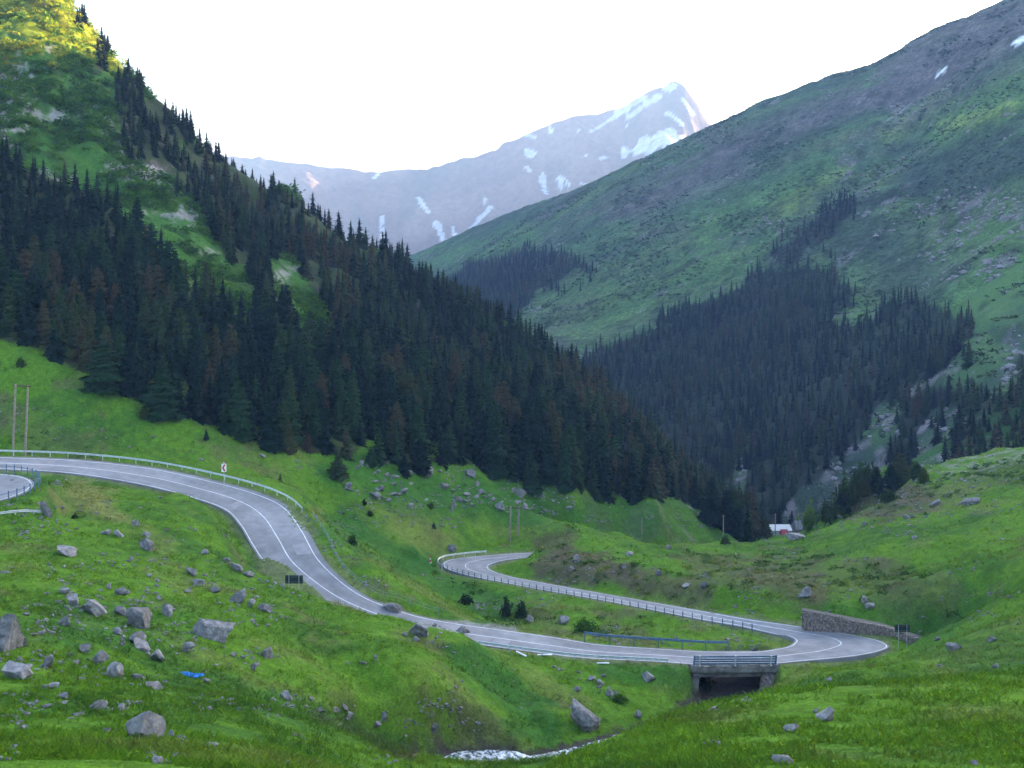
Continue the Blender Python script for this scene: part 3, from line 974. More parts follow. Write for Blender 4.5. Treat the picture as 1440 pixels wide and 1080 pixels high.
SNOW = [(830, 186, 868, 162, 4), (868, 160, 905, 138, 7), (885, 165, 925, 135, 8), (935, 125, 950, 120, 7), (880, 215, 950, 200, 13), (905, 200, 945, 185, 9), (930, 215, 960, 195, 9), (741, 212, 747, 218, 6), (738, 190, 752, 192, 4), (773, 180, 776, 186, 4),
        (762, 252, 768, 272, 7), (785, 250, 790, 262, 6), (795, 252, 800, 260, 4), (588, 278, 604, 300, 4), (613, 315, 616, 318, 5), (618, 325, 625, 340, 4), (637, 320, 641, 335, 3), (652, 332, 690, 292, 3.2), (537, 305, 537, 345, 3.5), (527, 250, 533, 243, 3.5),
        (845, 222, 852, 221, 5), (880, 178, 886, 174, 4), (815, 185, 815, 182, 3), (822, 213, 824, 220, 3), (812, 256, 828, 262, 4), (745, 240, 742, 235, 3), (960, 140, 975, 160, 6), (960, 175, 940, 160, 5), (740, 188, 760, 180, 3), (682, 280, 681, 284, 3)]
n3 = fbm(SX / 30, SY / 60, 4, 120)
sc = np.empty(SX.shape + (3,), np.float32)
sc[:] = (.16, .105, .080)
sc = mixc(sc, (.21, .145, .11), smooth(-.2, .6, fbm(SX / 240, SY / 240, 5, 125)))
sc = mixc(sc, (.09, .10, .07), smooth(.1, .7, fbm(SX / 110 + 9, SY / 360, 4, 130)) * .6)
for x0, y0, x1, y1, r in SNOW:
    kk = capsule(spx, spy, x0, y0, x1, y1, r * 1.3)
    sc = mixc(sc, (.50, .51, .54), smooth(.5, .58, kk + .5 * n3) * (kk > 0))
tag(mesh_np('snow_streaked_mountain', np.stack([SX, SY, SZ], -1).reshape(-1, 3), grid_faces(*SX.shape), M['snowy'], cols=sc.reshape(-1, 3), smooth_shade=True), kind='structure')

# ------------------------------------------------------------------ the road
def edge_frame():
    ax = (RB - RA)
    ax = ax / np.linalg.norm(ax[:, :2], axis=1)[:, None]
    return ax


AX = edge_frame()


def lat_pt(i, d, lift=0.0, side='A'):
    """point d metres inside the asphalt from edge A (or B), negative = outside"""
    p = RA[i] + AX[i] * d if side == 'A' else RB[i] - AX[i] * d
    return p + np.array((0, 0, lift))


def strip(name, offs, idx, mat, parent=None, lift=0.0, vary=None):
    """offs: list of functions index -> point"""
    V = []
    for i in idx:
        for o in offs:
            V.append(o(i))
    n, k = len(idx), len(offs)
    g = np.arange(n * k).reshape(n, k)
    Fq = np.stack([g[:-1, :-1], g[:-1, 1:], g[1:, 1:], g[1:, :-1]], -1).reshape(-1, 4)
    return mesh_np(name, np.array(V), Fq, mat, parent, smooth_shade=False, attrs=None if vary is None else {'vary': vary})


NR = len(RA)
ridx = list(range(NR))
offs, vv = [], []
fr = [0, .07, .2, .32, .45, .55, .68, .8, .93, 1]
tone = [.3, .55, .8, .55, .75, .8, .5, .75, .5, .2]
V, vary = [], []
for i in ridx:
    w = 2 * RW[i]
    V.append(RA[i] - AX[i] * .15 - np.array((0, 0, .6)))
    vary.append(.4)
    for f, tn in zip(fr, tone):
        V.append(RA[i] + (RB[i] - RA[i]) * f)
        vary.append(tn + .35 * float(vnoise(np.array([i / 4.0]), np.array([f * 5]), 140)[0]))
    V.append(RB[i] + AX[i] * .15 - np.array((0, 0, .6)))
    vary.append(.4)
g = np.arange(NR * 12).reshape(NR, 12)
Fq = np.stack([g[:-1, :-1], g[:-1, 1:], g[1:, 1:], g[1:, :-1]], -1).reshape(-1, 4)
road = mesh_np('road', np.array(V), Fq, M['asphalt'], attrs={'vary': vary})
tag(road, kind='structure')


def line(idx, dfun, wd=.14, lift=.012):
    V = []
    for i in idx:
        d = dfun(i)
        V.append(RA[i] + AX[i] * (d - wd / 2) + np.array((0, 0, lift)))
        V.append(RA[i] + AX[i] * (d + wd / 2) + np.array((0, 0, lift)))
    n = len(idx)
    g = np.arange(n * 2).reshape(n, 2)
    Fq = np.stack([g[:-1, 0], g[:-1, 1], g[1:, 1], g[1:, 0]], -1)
    return mesh_np('painted_line', np.array(V), Fq, M['paint'], road)


def sho(i):           # width of the dark strip outside the far line
    return float(np.interp(i, [0, 20, 50, 90, 120, 150, 430], [.5, .5, .9, .9, .5, .35, .35]))


line(list(range(0, 300)), lambda i: .32)
line(list(range(300, NR)), lambda i: .32, .13)
line(list(range(0, NR)), lambda i: 2 * RW[i] - sho(i))
line(list(range(0, 330)), lambda i: .32 + (2 * RW[i] - sho(i) - .32) / 2, .15)
line(list(range(355, 405)), lambda i: RW[i], .12)
# broken-up patch repairs on the upper road
for a, b, f0, f1 in ((77, 80, .55, .8), (84, 88, .62, .86), (150, 153, .15, .5), (60, 62, .2, .45)):
    V = [RA[a] + (RB[a] - RA[a]) * f0, RA[a] + (RB[a] - RA[a]) * f1, RA[b] + (RB[b] - RA[b]) * f1, RA[b] + (RB[b] - RA[b]) * f0]
    pt = mesh_np('asphalt_patch', np.array(V) + np.array((0, 0, .006)), np.array([[0, 1, 2, 3]]), M['patch'], road)

# hairpin loop at the left edge
V, Fq = [], []
cx, cy = LOOP_C
outer = [(-112, cy + LOOP_R)] + [(cx + LOOP_R * math.sin(q), cy + LOOP_R * math.cos(q)) for q in np.linspace(0, math.pi, 26)] + [(-112, cy - LOOP_R)]
inner = [(-112, cy + 2.0)] + [(cx + 2.0 * math.sin(q), cy + 2.0 * math.cos(q)) for q in np.linspace(0, math.pi, 26)] + [(-112, cy - 2.0)]
for (a, b), (c, d) in zip(outer, inner):
    V += [(a, b, LOOP_Z - .6), (a, b, LOOP_Z), (c, d, LOOP_Z), (c, d, LOOP_Z - .6)]
g = np.arange(len(V)).reshape(-1, 4)
Fq = np.stack([g[:-1, :-1], g[:-1, 1:], g[1:, 1:], g[1:, :-1]], -1).reshape(-1, 4)
loop = mesh_np('hairpin_road', np.array(V), Fq, M['asphalt'], attrs={'vary': [.7] * len(V)})
tag(loop, kind='structure')
V = []
for (a, b) in outer:
    nx, ny = (a - cx, b - cy) if a > -100 else (0, b - cy)
    L = math.hypot(nx, ny)
    V += [(a - nx / L * .3, b - ny / L * .3, LOOP_Z + .012), (a - nx / L * .44, b - ny / L * .44, LOOP_Z + .012)]
g = np.arange(len(V)).reshape(-1, 2)
mesh_np('painted_line', np.array(V), np.stack([g[:-1, 0], g[:-1, 1], g[1:, 1], g[1:, 0]], -1), M['paint'], loop)


# ------------------------------------------------------------------ guard rails and railings
def resample(path, step):
    path = np.array(path, float)
    d = np.r_[0, np.cumsum(np.linalg.norm(np.diff(path[:, :2], axis=0), axis=1))]
    n = max(2, int(d[-1] / step) + 1)
    s = np.linspace(0, d[-1], n)
    return np.stack([np.interp(s, d, path[:, k]) for k in range(3)], 1)


WB = [(0, .155), (.045, .12), (.05, .07), (0, .02), (0, -.02), (.05, -.07), (.045, -.12), (0, -.155), (-.02, -.155), (.02, -.11), (.02, -.07), (-.025, -.02), (-.025, .02), (.02, .07), (.02, .11), (-.02, .155)]
BAR = [(-.02, -.035), (.02, -.035), (.02, .035), (-.02, .035)]
WIRE = [(-.012, -.015), (.012, -.015), (.012, .015), (-.012, .015)]
post_meshes = {}


def post_mesh(h, w, mat):
    key = (round(h, 2), w, mat.name)
    if key not in post_meshes:
        b = MB()
        b.box((0, 0, h / 2 - .35), (w, w * .7, h + .7))
        b.box((0, 0, h - .02), (w * 1.15, w * .85, .05))
        me = b.build('post', mat)
        post_meshes[key] = me.data
        bpy.data.objects.remove(me)
    return post_meshes[key]


def rail(name, path, label, cat, post_step, height, prof, mat, pmat, rails=(0.0,), pw=.11, group=None, z_of=None, railname='rail', post_h=None):
    path = np.array(path, float)
    path[:, 2] = [z_of(p) if z_of else p[2] for p in path]
    base = path.mean(0)
    t = empty(name, tuple(base))
    tag(t, label, cat, group)
    fine = resample(path, min(post_step, 1.5))
    for off in rails:
        b = MB()
        b.sweep([p - base + np.array((0, 0, height + off)) for p in fine], prof)
        b.build(railname, mat, t)
    for p in resample(path, post_step):
        q = p - base
        child('post', post_mesh(post_h or height, pw, pmat), t, tuple(q))
    return t


def off_path(idx, side, off):
    out = []
    for i in idx:
        p = (RA[i] - AX[i] * off) if side == 'A' else (RB[i] + AX[i] * off)
        out.append((p[0], p[1], (RA if side == 'A' else RB)[i][2]))
    return out


rail('guard_rail', off_path(range(0, 76, 2), 'B', 1.1), 'long pale guard rail round the outside of the left bend of the upper road', 'guard rail', 2.7, .72, WB, M['steel'], M['light_steel'], post_h=.85)
rail('road_fence', off_path(range(77, 134, 2), 'B', 2.0), 'grey mesh railing along the right-hand verge where the upper road comes downhill', 'railing', 1.9, .8, WIRE, M['mesh_grey'], M['mesh_grey'], rails=(0, -.4), pw=.07, z_of=lambda p: float(gz(p[0], p[1])) + .05, post_h=.9)
rail('guard_rail', off_path(range(148, 184, 2), 'A', .7), 'thin grey guard rail on the stream side of the road before the bridge', 'guard rail', 3.4, .62, WB, M['steel'], M['light_steel'], post_h=.7)
rail('guard_rail', off_path(range(166, 200, 2), 'B', .8), 'short blue-grey guard rail across the road from the bridge, on the grass infield', 'guard rail', 3.0, .85, WB, M['blue_steel'], M['blue_steel'], post_h=.95, rails=(0, ))
rail('post_railing', off_path(range(286, 372, 1), 'B', .45), 'row of dark posts with a thin wire rail along the lower road', 'railing', 1.62, .78, WIRE, M['light_steel'], M['blue_steel'], rails=(-.12,), pw=.13, post_h=.9)
rail('guard_rail', off_path(range(368, 402, 2), 'B', .8), 'faint grey guard rail round the far bend of the lower road', 'guard rail', 2.2, .7, WB, M['steel'], M['light_steel'], post_h=.75)
lp = [(cx + (LOOP_R + .7) * math.sin(q), cy + (LOOP_R + .7) * math.cos(q), LOOP_Z) for q in np.linspace(-.15, math.pi - .3, 30)]
lp = [(-96, cy + LOOP_R + .7, LOOP_Z)] + lp + [(-90, cy - LOOP_R - .9, LOOP_Z)]
rail('post_railing', lp, 'curved row of blue-grey posts round the hairpin at the left edge', 'railing', 1.25, .9, BAR, M['blue_steel'], M['blue_steel'], rails=(0,), pw=.12, post_h=1.15)
gp = [P(-60, 722, 127), P(0, 711, 130), P(30, 706, 131.5), P(72, 697, 134)]
rail('guard_rail', gp, 'straight white guard rail below the hairpin posts at the left edge', 'guard rail', 2.0, .55, WB, M['plaster'], M['light_steel'], z_of=lambda p: float(gz(p[0], p[1])) - .1, post_h=.6)

# ------------------------------------------------------------------ bridge over the stream
A0, A1 = RA[188].copy(), RA[211].copy()
bt = A1 - A0
BL = float(np.linalg.norm(bt[:2]))
brz = math.atan2(bt[1], bt[0])
bz = float((A0[2] + A1[2]) / 2)
bridge = empty('road_bridge', (A0[0], A0[1], bz), brz)
bridge.rotation_euler = (0, -math.atan((A1[2] - A0[2]) / BL), brz)
bridge.location.z = A0[2]
tag(bridge, 'small weathered concrete bridge over the dark stream opening', 'bridge')
BWD = 6.4
b = MB()
b.box((BL / 2, BWD / 2 + .1, -1.12), (BL + .4, BWD - .2, .5))
b.build('deck', M['concrete_dark'], bridge)
b = MB()
b.box((BL / 2, -.32, -.42), (BL + .7, .5, .72))
for k in range(5):
    b.box((.4 + k * (BL - .8) / 4, -.33, .0), (1.5, .42, .14))
b.build('edge_beam', M['concrete'], bridge)
b = MB()
b.box((BL / 2 + .1, -.12, -1.1), (BL - .2, .4, .6))
b.build('girder', M['concrete_dark'], bridge)
b = MB()
b.box((BL / 2, BWD - .2, -1.6), (BL - .2, .4, .9))
b.build('girder', M['concrete_dark'], bridge)
for x0 in (.35, BL - .35):
    b = MB()
    b.box((x0, BWD / 2 - .1, -3.4), (.9, BWD + .1, 4.2))
    b.build('abutment', M['mortar'], bridge)
b = MB()
b.box((.25, -.55, -2.2), (.75, .55, 2.6), taper=1.0)
b.build('pier', M['concrete'], bridge)
b = MB()
b.add([(BL - 1.7, -.1, -1.0), (BL - .3, .4, -1.0), (BL + 1.1, -2.2, -3.0), (BL - .3, -2.6, -3.0), (BL - 1.9, -.1, -5.5), (BL - .3, .4, -5.5), (BL + 1.1, -2.2, -5.5), (BL - .3, -2.6, -5.5)],
      [(0, 3, 2, 1), (0, 4, 7, 3), (3, 7, 6, 2), (2, 6, 5, 1), (1, 5, 4, 0)])
ww = b.build('wing_wall', M['wallstone'], bridge)
b = MB()
b.sweep([(BL - .5, .1, -.95), (BL + .75, -2.3, -2.95)], [(-.3, -.1), (.3, -.1), (.3, .12), (-.3, .12)])
b.build('coping', M['concrete'], ww)
b = MB()
b.add([(.1, -.1, -1.0), (-.6, .3, -1.0), (-1.6, -1.6, -2.6), (-.7, -2.0, -2.6), (.1, -.1, -5), (-.6, .3, -5), (-1.6, -1.6, -5), (-.7, -2.0, -5)], [(0, 1, 2, 3), (0, 3, 7, 4), (3, 2, 6, 7), (2, 1, 5, 6), (1, 0, 4, 5)])
b.build('wing_wall', M['wallstone'], bridge)
br = empty('bridge_railing', (A0[0], A0[1], bz), brz)
br.rotation_euler = bridge.rotation_euler
br.location.z = A0[2]
tag(br, 'blue-grey steel railing of stacked bars standing on the bridge edge', 'railing')
for zz in (.22, .5, .78, 1.06):
    b = MB()
    b.box((BL / 2, -.36, zz), (BL + .1, .08, .19))
    b.box((BL / 2, -.41, zz + .055), (BL + .1, .05, .045))
    b.build('rail', M['blue_steel'], br)
b = MB()
b.box((0, 0, .62), (.16, .12, 1.24))
b.box((0, 0, .03), (.3, .26, .06))
pm = b.build('post', M['light_steel'], br)
pm.location = (.62, -.49, 0)
for x0 in (BL * .49, BL - .75):
    child('post', pm.data, br, (x0, -.49, 0))
for x0 in (0, BL):
    b = MB()
    b.box((x0, -.3, .62), (.14, .22, 1.2))
    b.build('end_post', M['blue_steel'], br)

# ------------------------------------------------------------------ dry-stone retaining wall by the hairpin
wp = [np.array(PH(1128, 883, 58.7)), np.array(PH(1180, 893, 58.9)), np.array(PH(1240, 903, 59.1)), np.array(PH(1306, 913, 59.2))]
wtop = [2.35, 2.35, 2.15, 1.0]
wb = np.mean(wp, 0)
wall = empty('retaining_wall', tuple(wb))
tag(wall, 'long brown stone retaining wall behind the right hairpin, lower at its right end', 'stone wall')
fine = []
for k in range(3):
    for j in range(24 if k else 20):
        f = j / (24 if k else 20)
        fine.append((wp[k] * (1 - f) + wp[k + 1] * f - wb, wtop[k] * (1 - f) + wtop[k + 1] * f))
fine.append((wp[3] - wb, wtop[3]))
b = MB()
V = []
for p, h in fine:
    d = np.array((0.25, .97, 0))
    V += [p + (0, 0, -.6), p + d * .35 + (0, 0, h - .08), p + d * 1.6 + (0, 0, h - .1), p + d * 1.6 + (0, 0, -.6)]
n = len(fine)
Fs = []
for i in range(n - 1):
    for j in range(3):
        Fs.append((i * 4 + j, (i + 1) * 4 + j, (i + 1) * 4 + j + 1, i * 4 + j + 1))
Fs += [(0, 1, 2, 3), tuple((n - 1) * 4 + j for j in (3, 2, 1, 0))]
b.add(V, Fs)
b.build('wall_core', M['mortar'], wall)
lens = np.r_[0, np.cumsum([np.linalg.norm(fine[i + 1][0] - fine[i][0]) for i in range(n - 1)])]
b = MB()
row = 0
z = -.25
while z < 2.5:
    hgt = random.uniform(.2, .34)
    s = random.uniform(0, .3)
    while s < lens[-1]:
        w = random.uniform(.25, .62)
        c = s + w / 2
        p = np.array([np.interp(c, lens, [q[0][k] for q in fine]) for k in range(3)])
        top = float(np.interp(c, lens, [q[1] for q in fine])) + random.uniform(-.1, .12)
        if z + hgt < top + .12:
            j = int(np.clip(np.searchsorted(lens, c), 1, n - 1))
            tt = fine[j][0] - fine[j - 1][0]
            az = math.atan2(tt[1], tt[0])
            inset = .16 * (z + hgt / 2)
            d = random.uniform(.3, .42)
            cc = p + np.array((.25, .97, 0)) * (inset - .02 + random.uniform(-.05, .04)) + (0, 0, z + hgt / 2)
            b.box(cc, (w - .04, d, hgt - .035), az + random.uniform(-.05, .05), taper=random.uniform(.82, .97))
        s += w
    z += hgt
so = b.build('stones', M['wallstone'], wall)
tag(so, kind='stuff')

# ------------------------------------------------------------------ signs, poles, posts
def at_ground(px, py, Y):
    x = (px - HX) / F * Y
    return x, Y, float(gz(x, Y))


def sign_board(px, pyt, pyb, pxw, Y, label, posts=2):
    """a wide chevron board seen from its dark back"""
    x, y, z = at_ground(px, 0, Y)
    w = pxw / F * Y
    zt, zb = (HY - pyt) / F * Y, (HY - pyb) / F * Y
    t = empty('sign_board', (x, y, z))
    tag(t, label, 'road sign')
    b = MB()
    b.box((0, 0, (zt + zb) / 2 - z), (w, .04, zt - zb))
    b.build('panel', M['dark_back'], t)
    b = MB()
    for dz in (.2, .8):
        b.box((0, -.045, zb - z + (zt - zb) * dz), (w * .96, .05, .07))
    b.build('bracket', M['mortar'], t)
    for sx in (-.28, .28):
        b = MB()
        b.tube([(sx * w, -.1, -.3), (sx * w, -.1, zt - z)], .035)
        b.build('post', M['steel'], t)
    return t


sign_board(413.5, 809, 820.5, 25, 139.5, 'dark back of a wide chevron board at the near edge of the descending road')
sign_board(1269, 878.5, 888.5, 21, 143.5, 'dark back of a chevron board on two posts in front of the stone wall')

x, y, z = at_ground(315, 0, 175)
t = empty('chevron_sign', (x, y, z))
tag(t, 'red and white chevron sign behind the guard rail of the left bend', 'road sign')
b = MB()
b.tube([(0, 0, -.3), (0, 0, 2.55)], .035)
b.build('post', M['steel'], t)
zt = (HY - 652) / F * 175 - z
zb_ = (HY - 663.5) / F * 175 - z
zc = (zt + zb_) / 2
b = MB()
b.box((0, -.06, zc), (.78, .03, zt - zb_))
pn = b.build('panel', M['white'], t)
b = MB()
hw, hh = .3, (zt - zb_) * .42
for s in (1, -1):
    V = [(-hw, -.08, zc), (-hw + .3, -.08, zc), (hw, -.08, zc + s * hh), (hw - .3, -.08, zc + s * hh)]
    V += [(a, -.076, c) for a, _, c in V]
    b.add(V, [(0, 1, 2, 3) if s < 0 else (3, 2, 1, 0), (4, 7, 6, 5) if s < 0 else (5, 6, 7, 4), (0, 3, 7, 4), (1, 5, 6, 2)])
b.build('chevron', M['red'], pn)
b = MB()
b.add([(-.22, -.06, zt + .04), (.22, -.06, zt + .04), (0, -.06, zt + .42), (-.22, -.03, zt + .04), (.22, -.03, zt + .04), (0, -.03, zt + .42)], [(0, 1, 2), (5, 4, 3), (0, 3, 4, 1), (1, 4, 5, 2), (2, 5, 3, 0)])
tp = b.build('warning_plate', M['red'], t)
b = MB()
b.add([(-.13, -.064, zt + .09), (.13, -.064, zt + .09), (0, -.064, zt + .32)], [(0, 1, 2)])
b.build('plate_face', M['white'], tp)

x, y, z = at_ground(605, 0, 203)
t = empty('marker_post', (x, y, z))
tag(t, 'small white marker post with red bands left of the far bend', 'marker post')
for k, m in enumerate(('white', 'red', 'white', 'red')):
    b = MB()
    b.box((0, 0, -.1 + .36 * k + .18), (.42 - .09 * k, .3 - .05 * k, .36), taper=.9)
    b.build('base' if k == 0 else 'band', M[m], t)


def twin_pole(px0, px1, py_b, py_t, Y, lean, label, mark=False, r=.15):
    x0, y0, z0 = at_ground(px0, 0, Y)
    x1 = (px1 - HX) / F * Y
    z1 = float(gz(x1, Y + .5))
    top = (HY - py_t) / F * Y
    t = empty('utility_pole', (x0, y0, z0))
    tag(t, label, 'utility pole')
    tops = []
    for i, (xx, zz, yy) in enumerate(((0, -.5, 0), (x1 - x0, z1 - z0 - .5, .5))):
        b = MB()
        tp_ = (xx + lean, yy, top - z0 + (.1 if i == 0 else -.15))
        tops.append(tp_)
        mid = tuple((a + c) / 2 for a, c in zip((xx, yy, zz), tp_))
        b.tube([(xx, yy, zz), mid, tp_], [r * 1.15, r, r * .8], 10)
        p_ = b.build('pole', M['wood'], t, sm=False)
        if mark and i == 1:
            b = MB()
            b.tube([(xx + .02, yy, zz + 1.0), (xx + .04, yy, zz + 1.7)], r * 1.22, 10)
            b.build('painted_band', M['orange'], p_)
    b = MB()
    dx = tops[1][0] - tops[0][0]
    b.sweep([(tops[0][0] - .55, .2, tops[0][2] - .25), (tops[1][0] + .55, .4, tops[1][2] - .2)], [(-.1, -.1), (.1, -.1), (.1, .1), (-.1, .1)])
    ca = b.build('crossarm', M['bark'], t)
    for f in (-.35, dx / 2, dx + .35):
        b = MB()
        b.tube([(tops[0][0] + f, .28, tops[0][2] - .2), (tops[0][0] + f, .28, tops[0][2] + .02), (tops[0][0] + f, .28, tops[0][2] + .15)], [.05, .08, .04], 8)
        b.build('insulator', M['ceramic'], ca)
    return t


twin_pole(16.5, 32, 638, 541, 184, .65, 'pair of tall wooden poles joined by a crossarm behind the left guard rail', True, .19)
twin_pole(716.5, 728, 780, 713, 222, .25, 'pair of wooden poles with a crossarm behind the far bend of the lower road', False, .2)


def pole(px, py_t, Y, label, mat='wood', r=.14):
    x, y, z = at_ground(px, 0, Y)
    top = (HY - py_t) / F * Y
    t = empty('utility_pole', (x, y, z))
    tag(t, label, 'utility pole')
    b = MB()
    b.tube([(0, 0, -.5), (.03, 0, (top - z) / 2), (.05, 0, top - z)], [r * 1.2, r, r * .8], 8)
    b.build('pole', M[mat], t)
    b = MB()
    b.sweep([(-.5, 0, top - z - .3), (.6, 0, top - z - .3)], [(-.06, -.06), (.06, -.06), (.06, .06), (-.06, .06)])
    b.build('crossarm', M['bark'], t)


pole(902, 728, 262, 'single short wooden pole on the meadow crest, leftmost of the single poles')
pole(1017, 724, 270, 'single wooden pole below the dark spruces at the valley notch')
pole(1090, 722, 318, 'thin wooden pole in front of the white building', r=.15)
pole(1122.5, 722, 322, 'taller pole rising beside the grey roofed hut', r=.15)
pole(1132.5, 731, 318, 'shorter pole at the right side of the grey roofed hut', r=.15)

x, y, z = at_ground(723.5, 0, 224)
t = empty('green_sign', (x, y, z))
tag(t, 'small bright green sign between the twin poles at the far bend', 'road sign')
zc = (HY - 759) / F * 224 - z
b = MB()
b.box((0, 0, zc), (1.25, .05, 1.05))
b.build('panel', M['green_sign'], t)
for s in (-.35, .35):
    b = MB()
    b.tube([(s, .06, -.3), (s, .06, zc + .4)], .03)
    b.build('post', M['steel'], t)

# pale broken marker stump above the wall
x, y, z = at_ground(1291, 0, 150)
b = MB()
b.tube([(0, 0, -.3), (0, 0, 1.5), (.1, 0, 1.95), (.5, 0, 2.0)], [.17, .15, .13, .09], 7)
st_ = b.build('marker_stump', M['concrete'])
st_.location = (x, y, z)
tag(st_, 'pale crooked concrete stump standing above the right end of the stone wall', 'stump')

# two pale planks dropped on the grass below the road
for px, py, L, lab in ((766, 923, 1.7, 'pale fallen rail piece on the grass under the road, left one of two'), (848, 935, 1.45, 'short pale rail piece on the grass nearer the bridge')):
    x, y, z = hit(px, py, 100)
    b = MB()
    b.sweep([(-L / 2, 0, .12), (0, 0, .15), (L / 2, .1, .1)], [(-.12, -.05), (.12, -.03), (.14, .03), (-.1, .05)])
    o = b.build('fallen_rail', M['steel'])
    o.location = (x, y, z)
    tag(o, lab, 'metal rail')
x, y, z = hit(733, 922, 100)
b = MB()
b.sweep([(-.6, 0, .5), (0, 0, .2), (.6, -.2, .0)], [(-.15, -.05), (.15, -.05), (.15, .05), (-.15, .05)])
o = b.build('fallen_rail', M['light_steel'])
o.location = (x, y, z)
tag(o, 'bent pale rail end lying against the bank', 'metal rail')

# crumpled blue cloth among the stones
x, y, z = hit(266, 951, 40)
k = np.linspace(0, 1, 22)
kk, ll = np.meshgrid(k, np.linspace(0, 1, 8))
cxx = (kk - .5) * 2.1
cyy = (ll - .5) * .55 + .15 * np.sin(kk * 7)
czz = .14 + .14 * fbm(kk * 7, ll * 4, 3, 150) - .25 * kk + .12
o = mesh_np('blue_cloth', np.stack([cxx, cyy, czz], -1).reshape(-1, 3), grid_faces(8, 22), M['blue_cloth'])
sm_ = o.modifiers.new('thickness', 'SOLIDIFY')
sm_.thickness = .03
o.location = (x, y, z)
tag(o, 'crumpled blue and white cloth caught among the stones on the left slope', 'cloth')

# ------------------------------------------------------------------ buildings far down the valley
def house(px0, px1, py_t, py_b, Y, rise, depth, wall_m, roof_m, label, name, windows=0, door=False):
    x0, x1 = (px0 - HX) / F * Y, (px1 - HX) / F * Y
    zt, zb = (HY - py_t) / F * Y, (HY - py_b) / F * Y
    w, h = x1 - x0, zt - zb
    t = empty(name, ((x0 + x1) / 2, Y, zb))
    tag(t, label, 'building')
    b = MB()
    b.box((0, depth / 2, h / 2 - 1), (w, depth, h + 2))
    b.build('wall', wall_m, t)
    b = MB()
    e = .3
    V = [(-w / 2 - e, -e, h), (w / 2 + e, -e, h), (w / 2 + e, depth + e, h), (-w / 2 - e, depth + e, h), (-w / 2 - e * .5, depth / 2, h + rise), (w / 2 + e * .5, depth / 2, h + rise),
         (-w / 2 - e, -e, h - .12), (w / 2 + e, -e, h - .12), (w / 2 + e, depth + e, h - .12), (-w / 2 - e, depth + e, h - .12)]
    b.add(V, [(0, 1, 5, 4), (2, 3, 4, 5), (0, 4, 3), (1, 2, 5), (0, 6, 7, 1), (2, 8, 9, 3), (1, 7, 8, 2), (3, 9, 6, 0), (9, 8, 7, 6)])
    b.build('roof', roof_m, t)
    for i in range(windows):
        xx = -w / 2 + w * (i + .5) / windows
        b = MB()
        b.box((xx, -.03, h * .5), (.8, .06, .8))
        f = b.build('window', M['plaster'], t)
        b = MB()
        b.box((xx, -.07, h * .5), (.64, .03, .64))
        b.build('pane', M['glass_dark'], f)
    if door:
        b = MB()
        b.box((w * .3, -.04, .9), (.9, .08, 1.8))
        b.build('door', M['wood'], t)
    return t


house(1085, 1113, 746, 764, 332, 1.0, 6, M['plaster'], M['plaster'], 'long low white building with a pale roof at the valley notch', 'roadside_building', 4, True)
house(1100, 1108, 752, 764, 324, 1.3, 2.2, M['roof_red'], M['roof_red'], 'small red hut in front of the white building', 'red_hut')
house(1120.5, 1135, 744.5, 762, 326, 2.0, 5, M['concrete_dark'], M['roof_grey'], 'grey hut with a slate pitched roof between two poles', 'grey_hut', 1)

# ------------------------------------------------------------------ stream water
V = []
for p in STP:
    pass
STP_ALL = STP
STP = STP[STP[:, 1] < 119]
sx = STP[:, :3]
tt = np.gradient(sx[:, :2], axis=0)
tt /= np.linalg.norm(tt, axis=1)[:, None]
nn = np.stack([-tt[:, 1], tt[:, 0]], 1)
ks = np.linspace(-1, 1, 9)
W3 = STP[:, 3][:, None] * ks * .95 + 0
wx = sx[:, 0][:, None] + nn[:, 0][:, None] * W3
wy = sx[:, 1][:, None] + nn[:, 1][:, None] * W3
wz = sx[:, 2][:, None] - .10 + .07 * fbm(wx / .8, wy / .8, 3, 160)
tag(mesh_np('stream_water', np.stack([wx, wy, wz], -1).reshape(-1, 3), grid_faces(*wx.shape), M['water'], smooth_shade=True), kind='structure')


STP = STP_ALL
# ------------------------------------------------------------------ rocks
def ico(sub):
    t = (1 + 5 ** .5) / 2
    v = [(-1, t, 0), (1, t, 0), (-1, -t, 0), (1, -t, 0), (0, -1, t), (0, 1, t), (0, -1, -t), (0, 1, -t), (t, 0, -1), (t, 0, 1), (-t, 0, -1), (-t, 0, 1)]
    f = [(0, 11, 5), (0, 5, 1), (0, 1, 7), (0, 7, 10), (0, 10, 11), (1, 5, 9), (5, 11, 4), (11, 10, 2), (10, 7, 6), (7, 1, 8), (3, 9, 4), (3, 4, 2), (3, 2, 6), (3, 6, 8), (3, 8, 9), (4, 9, 5), (2, 4, 11), (6, 2, 10), (8, 6, 7), (9, 8, 1)]
    v = [np.array(q, float) / math.sqrt(1 + t * t) for q in v]
    for _ in range(sub):
        cache = {}
        nf = []

        def mid(a, b):
            k = (min(a, b), max(a, b))
            if k not in cache:
                m = v[a] + v[b]
                v.append(m / np.linalg.norm(m))
                cache[k] = len(v) - 1
            return cache[k]
        for a, b, c in f:
            x, y, z = mid(a, b), mid(b, c), mid(c, a)
            nf += [(a, x, z), (b, y, x), (c, z, y), (x, y, z)]
        f = nf
    return np.array(v), np.array(f)


ICO = {k: ico(k) for k in (1, 2, 3)}


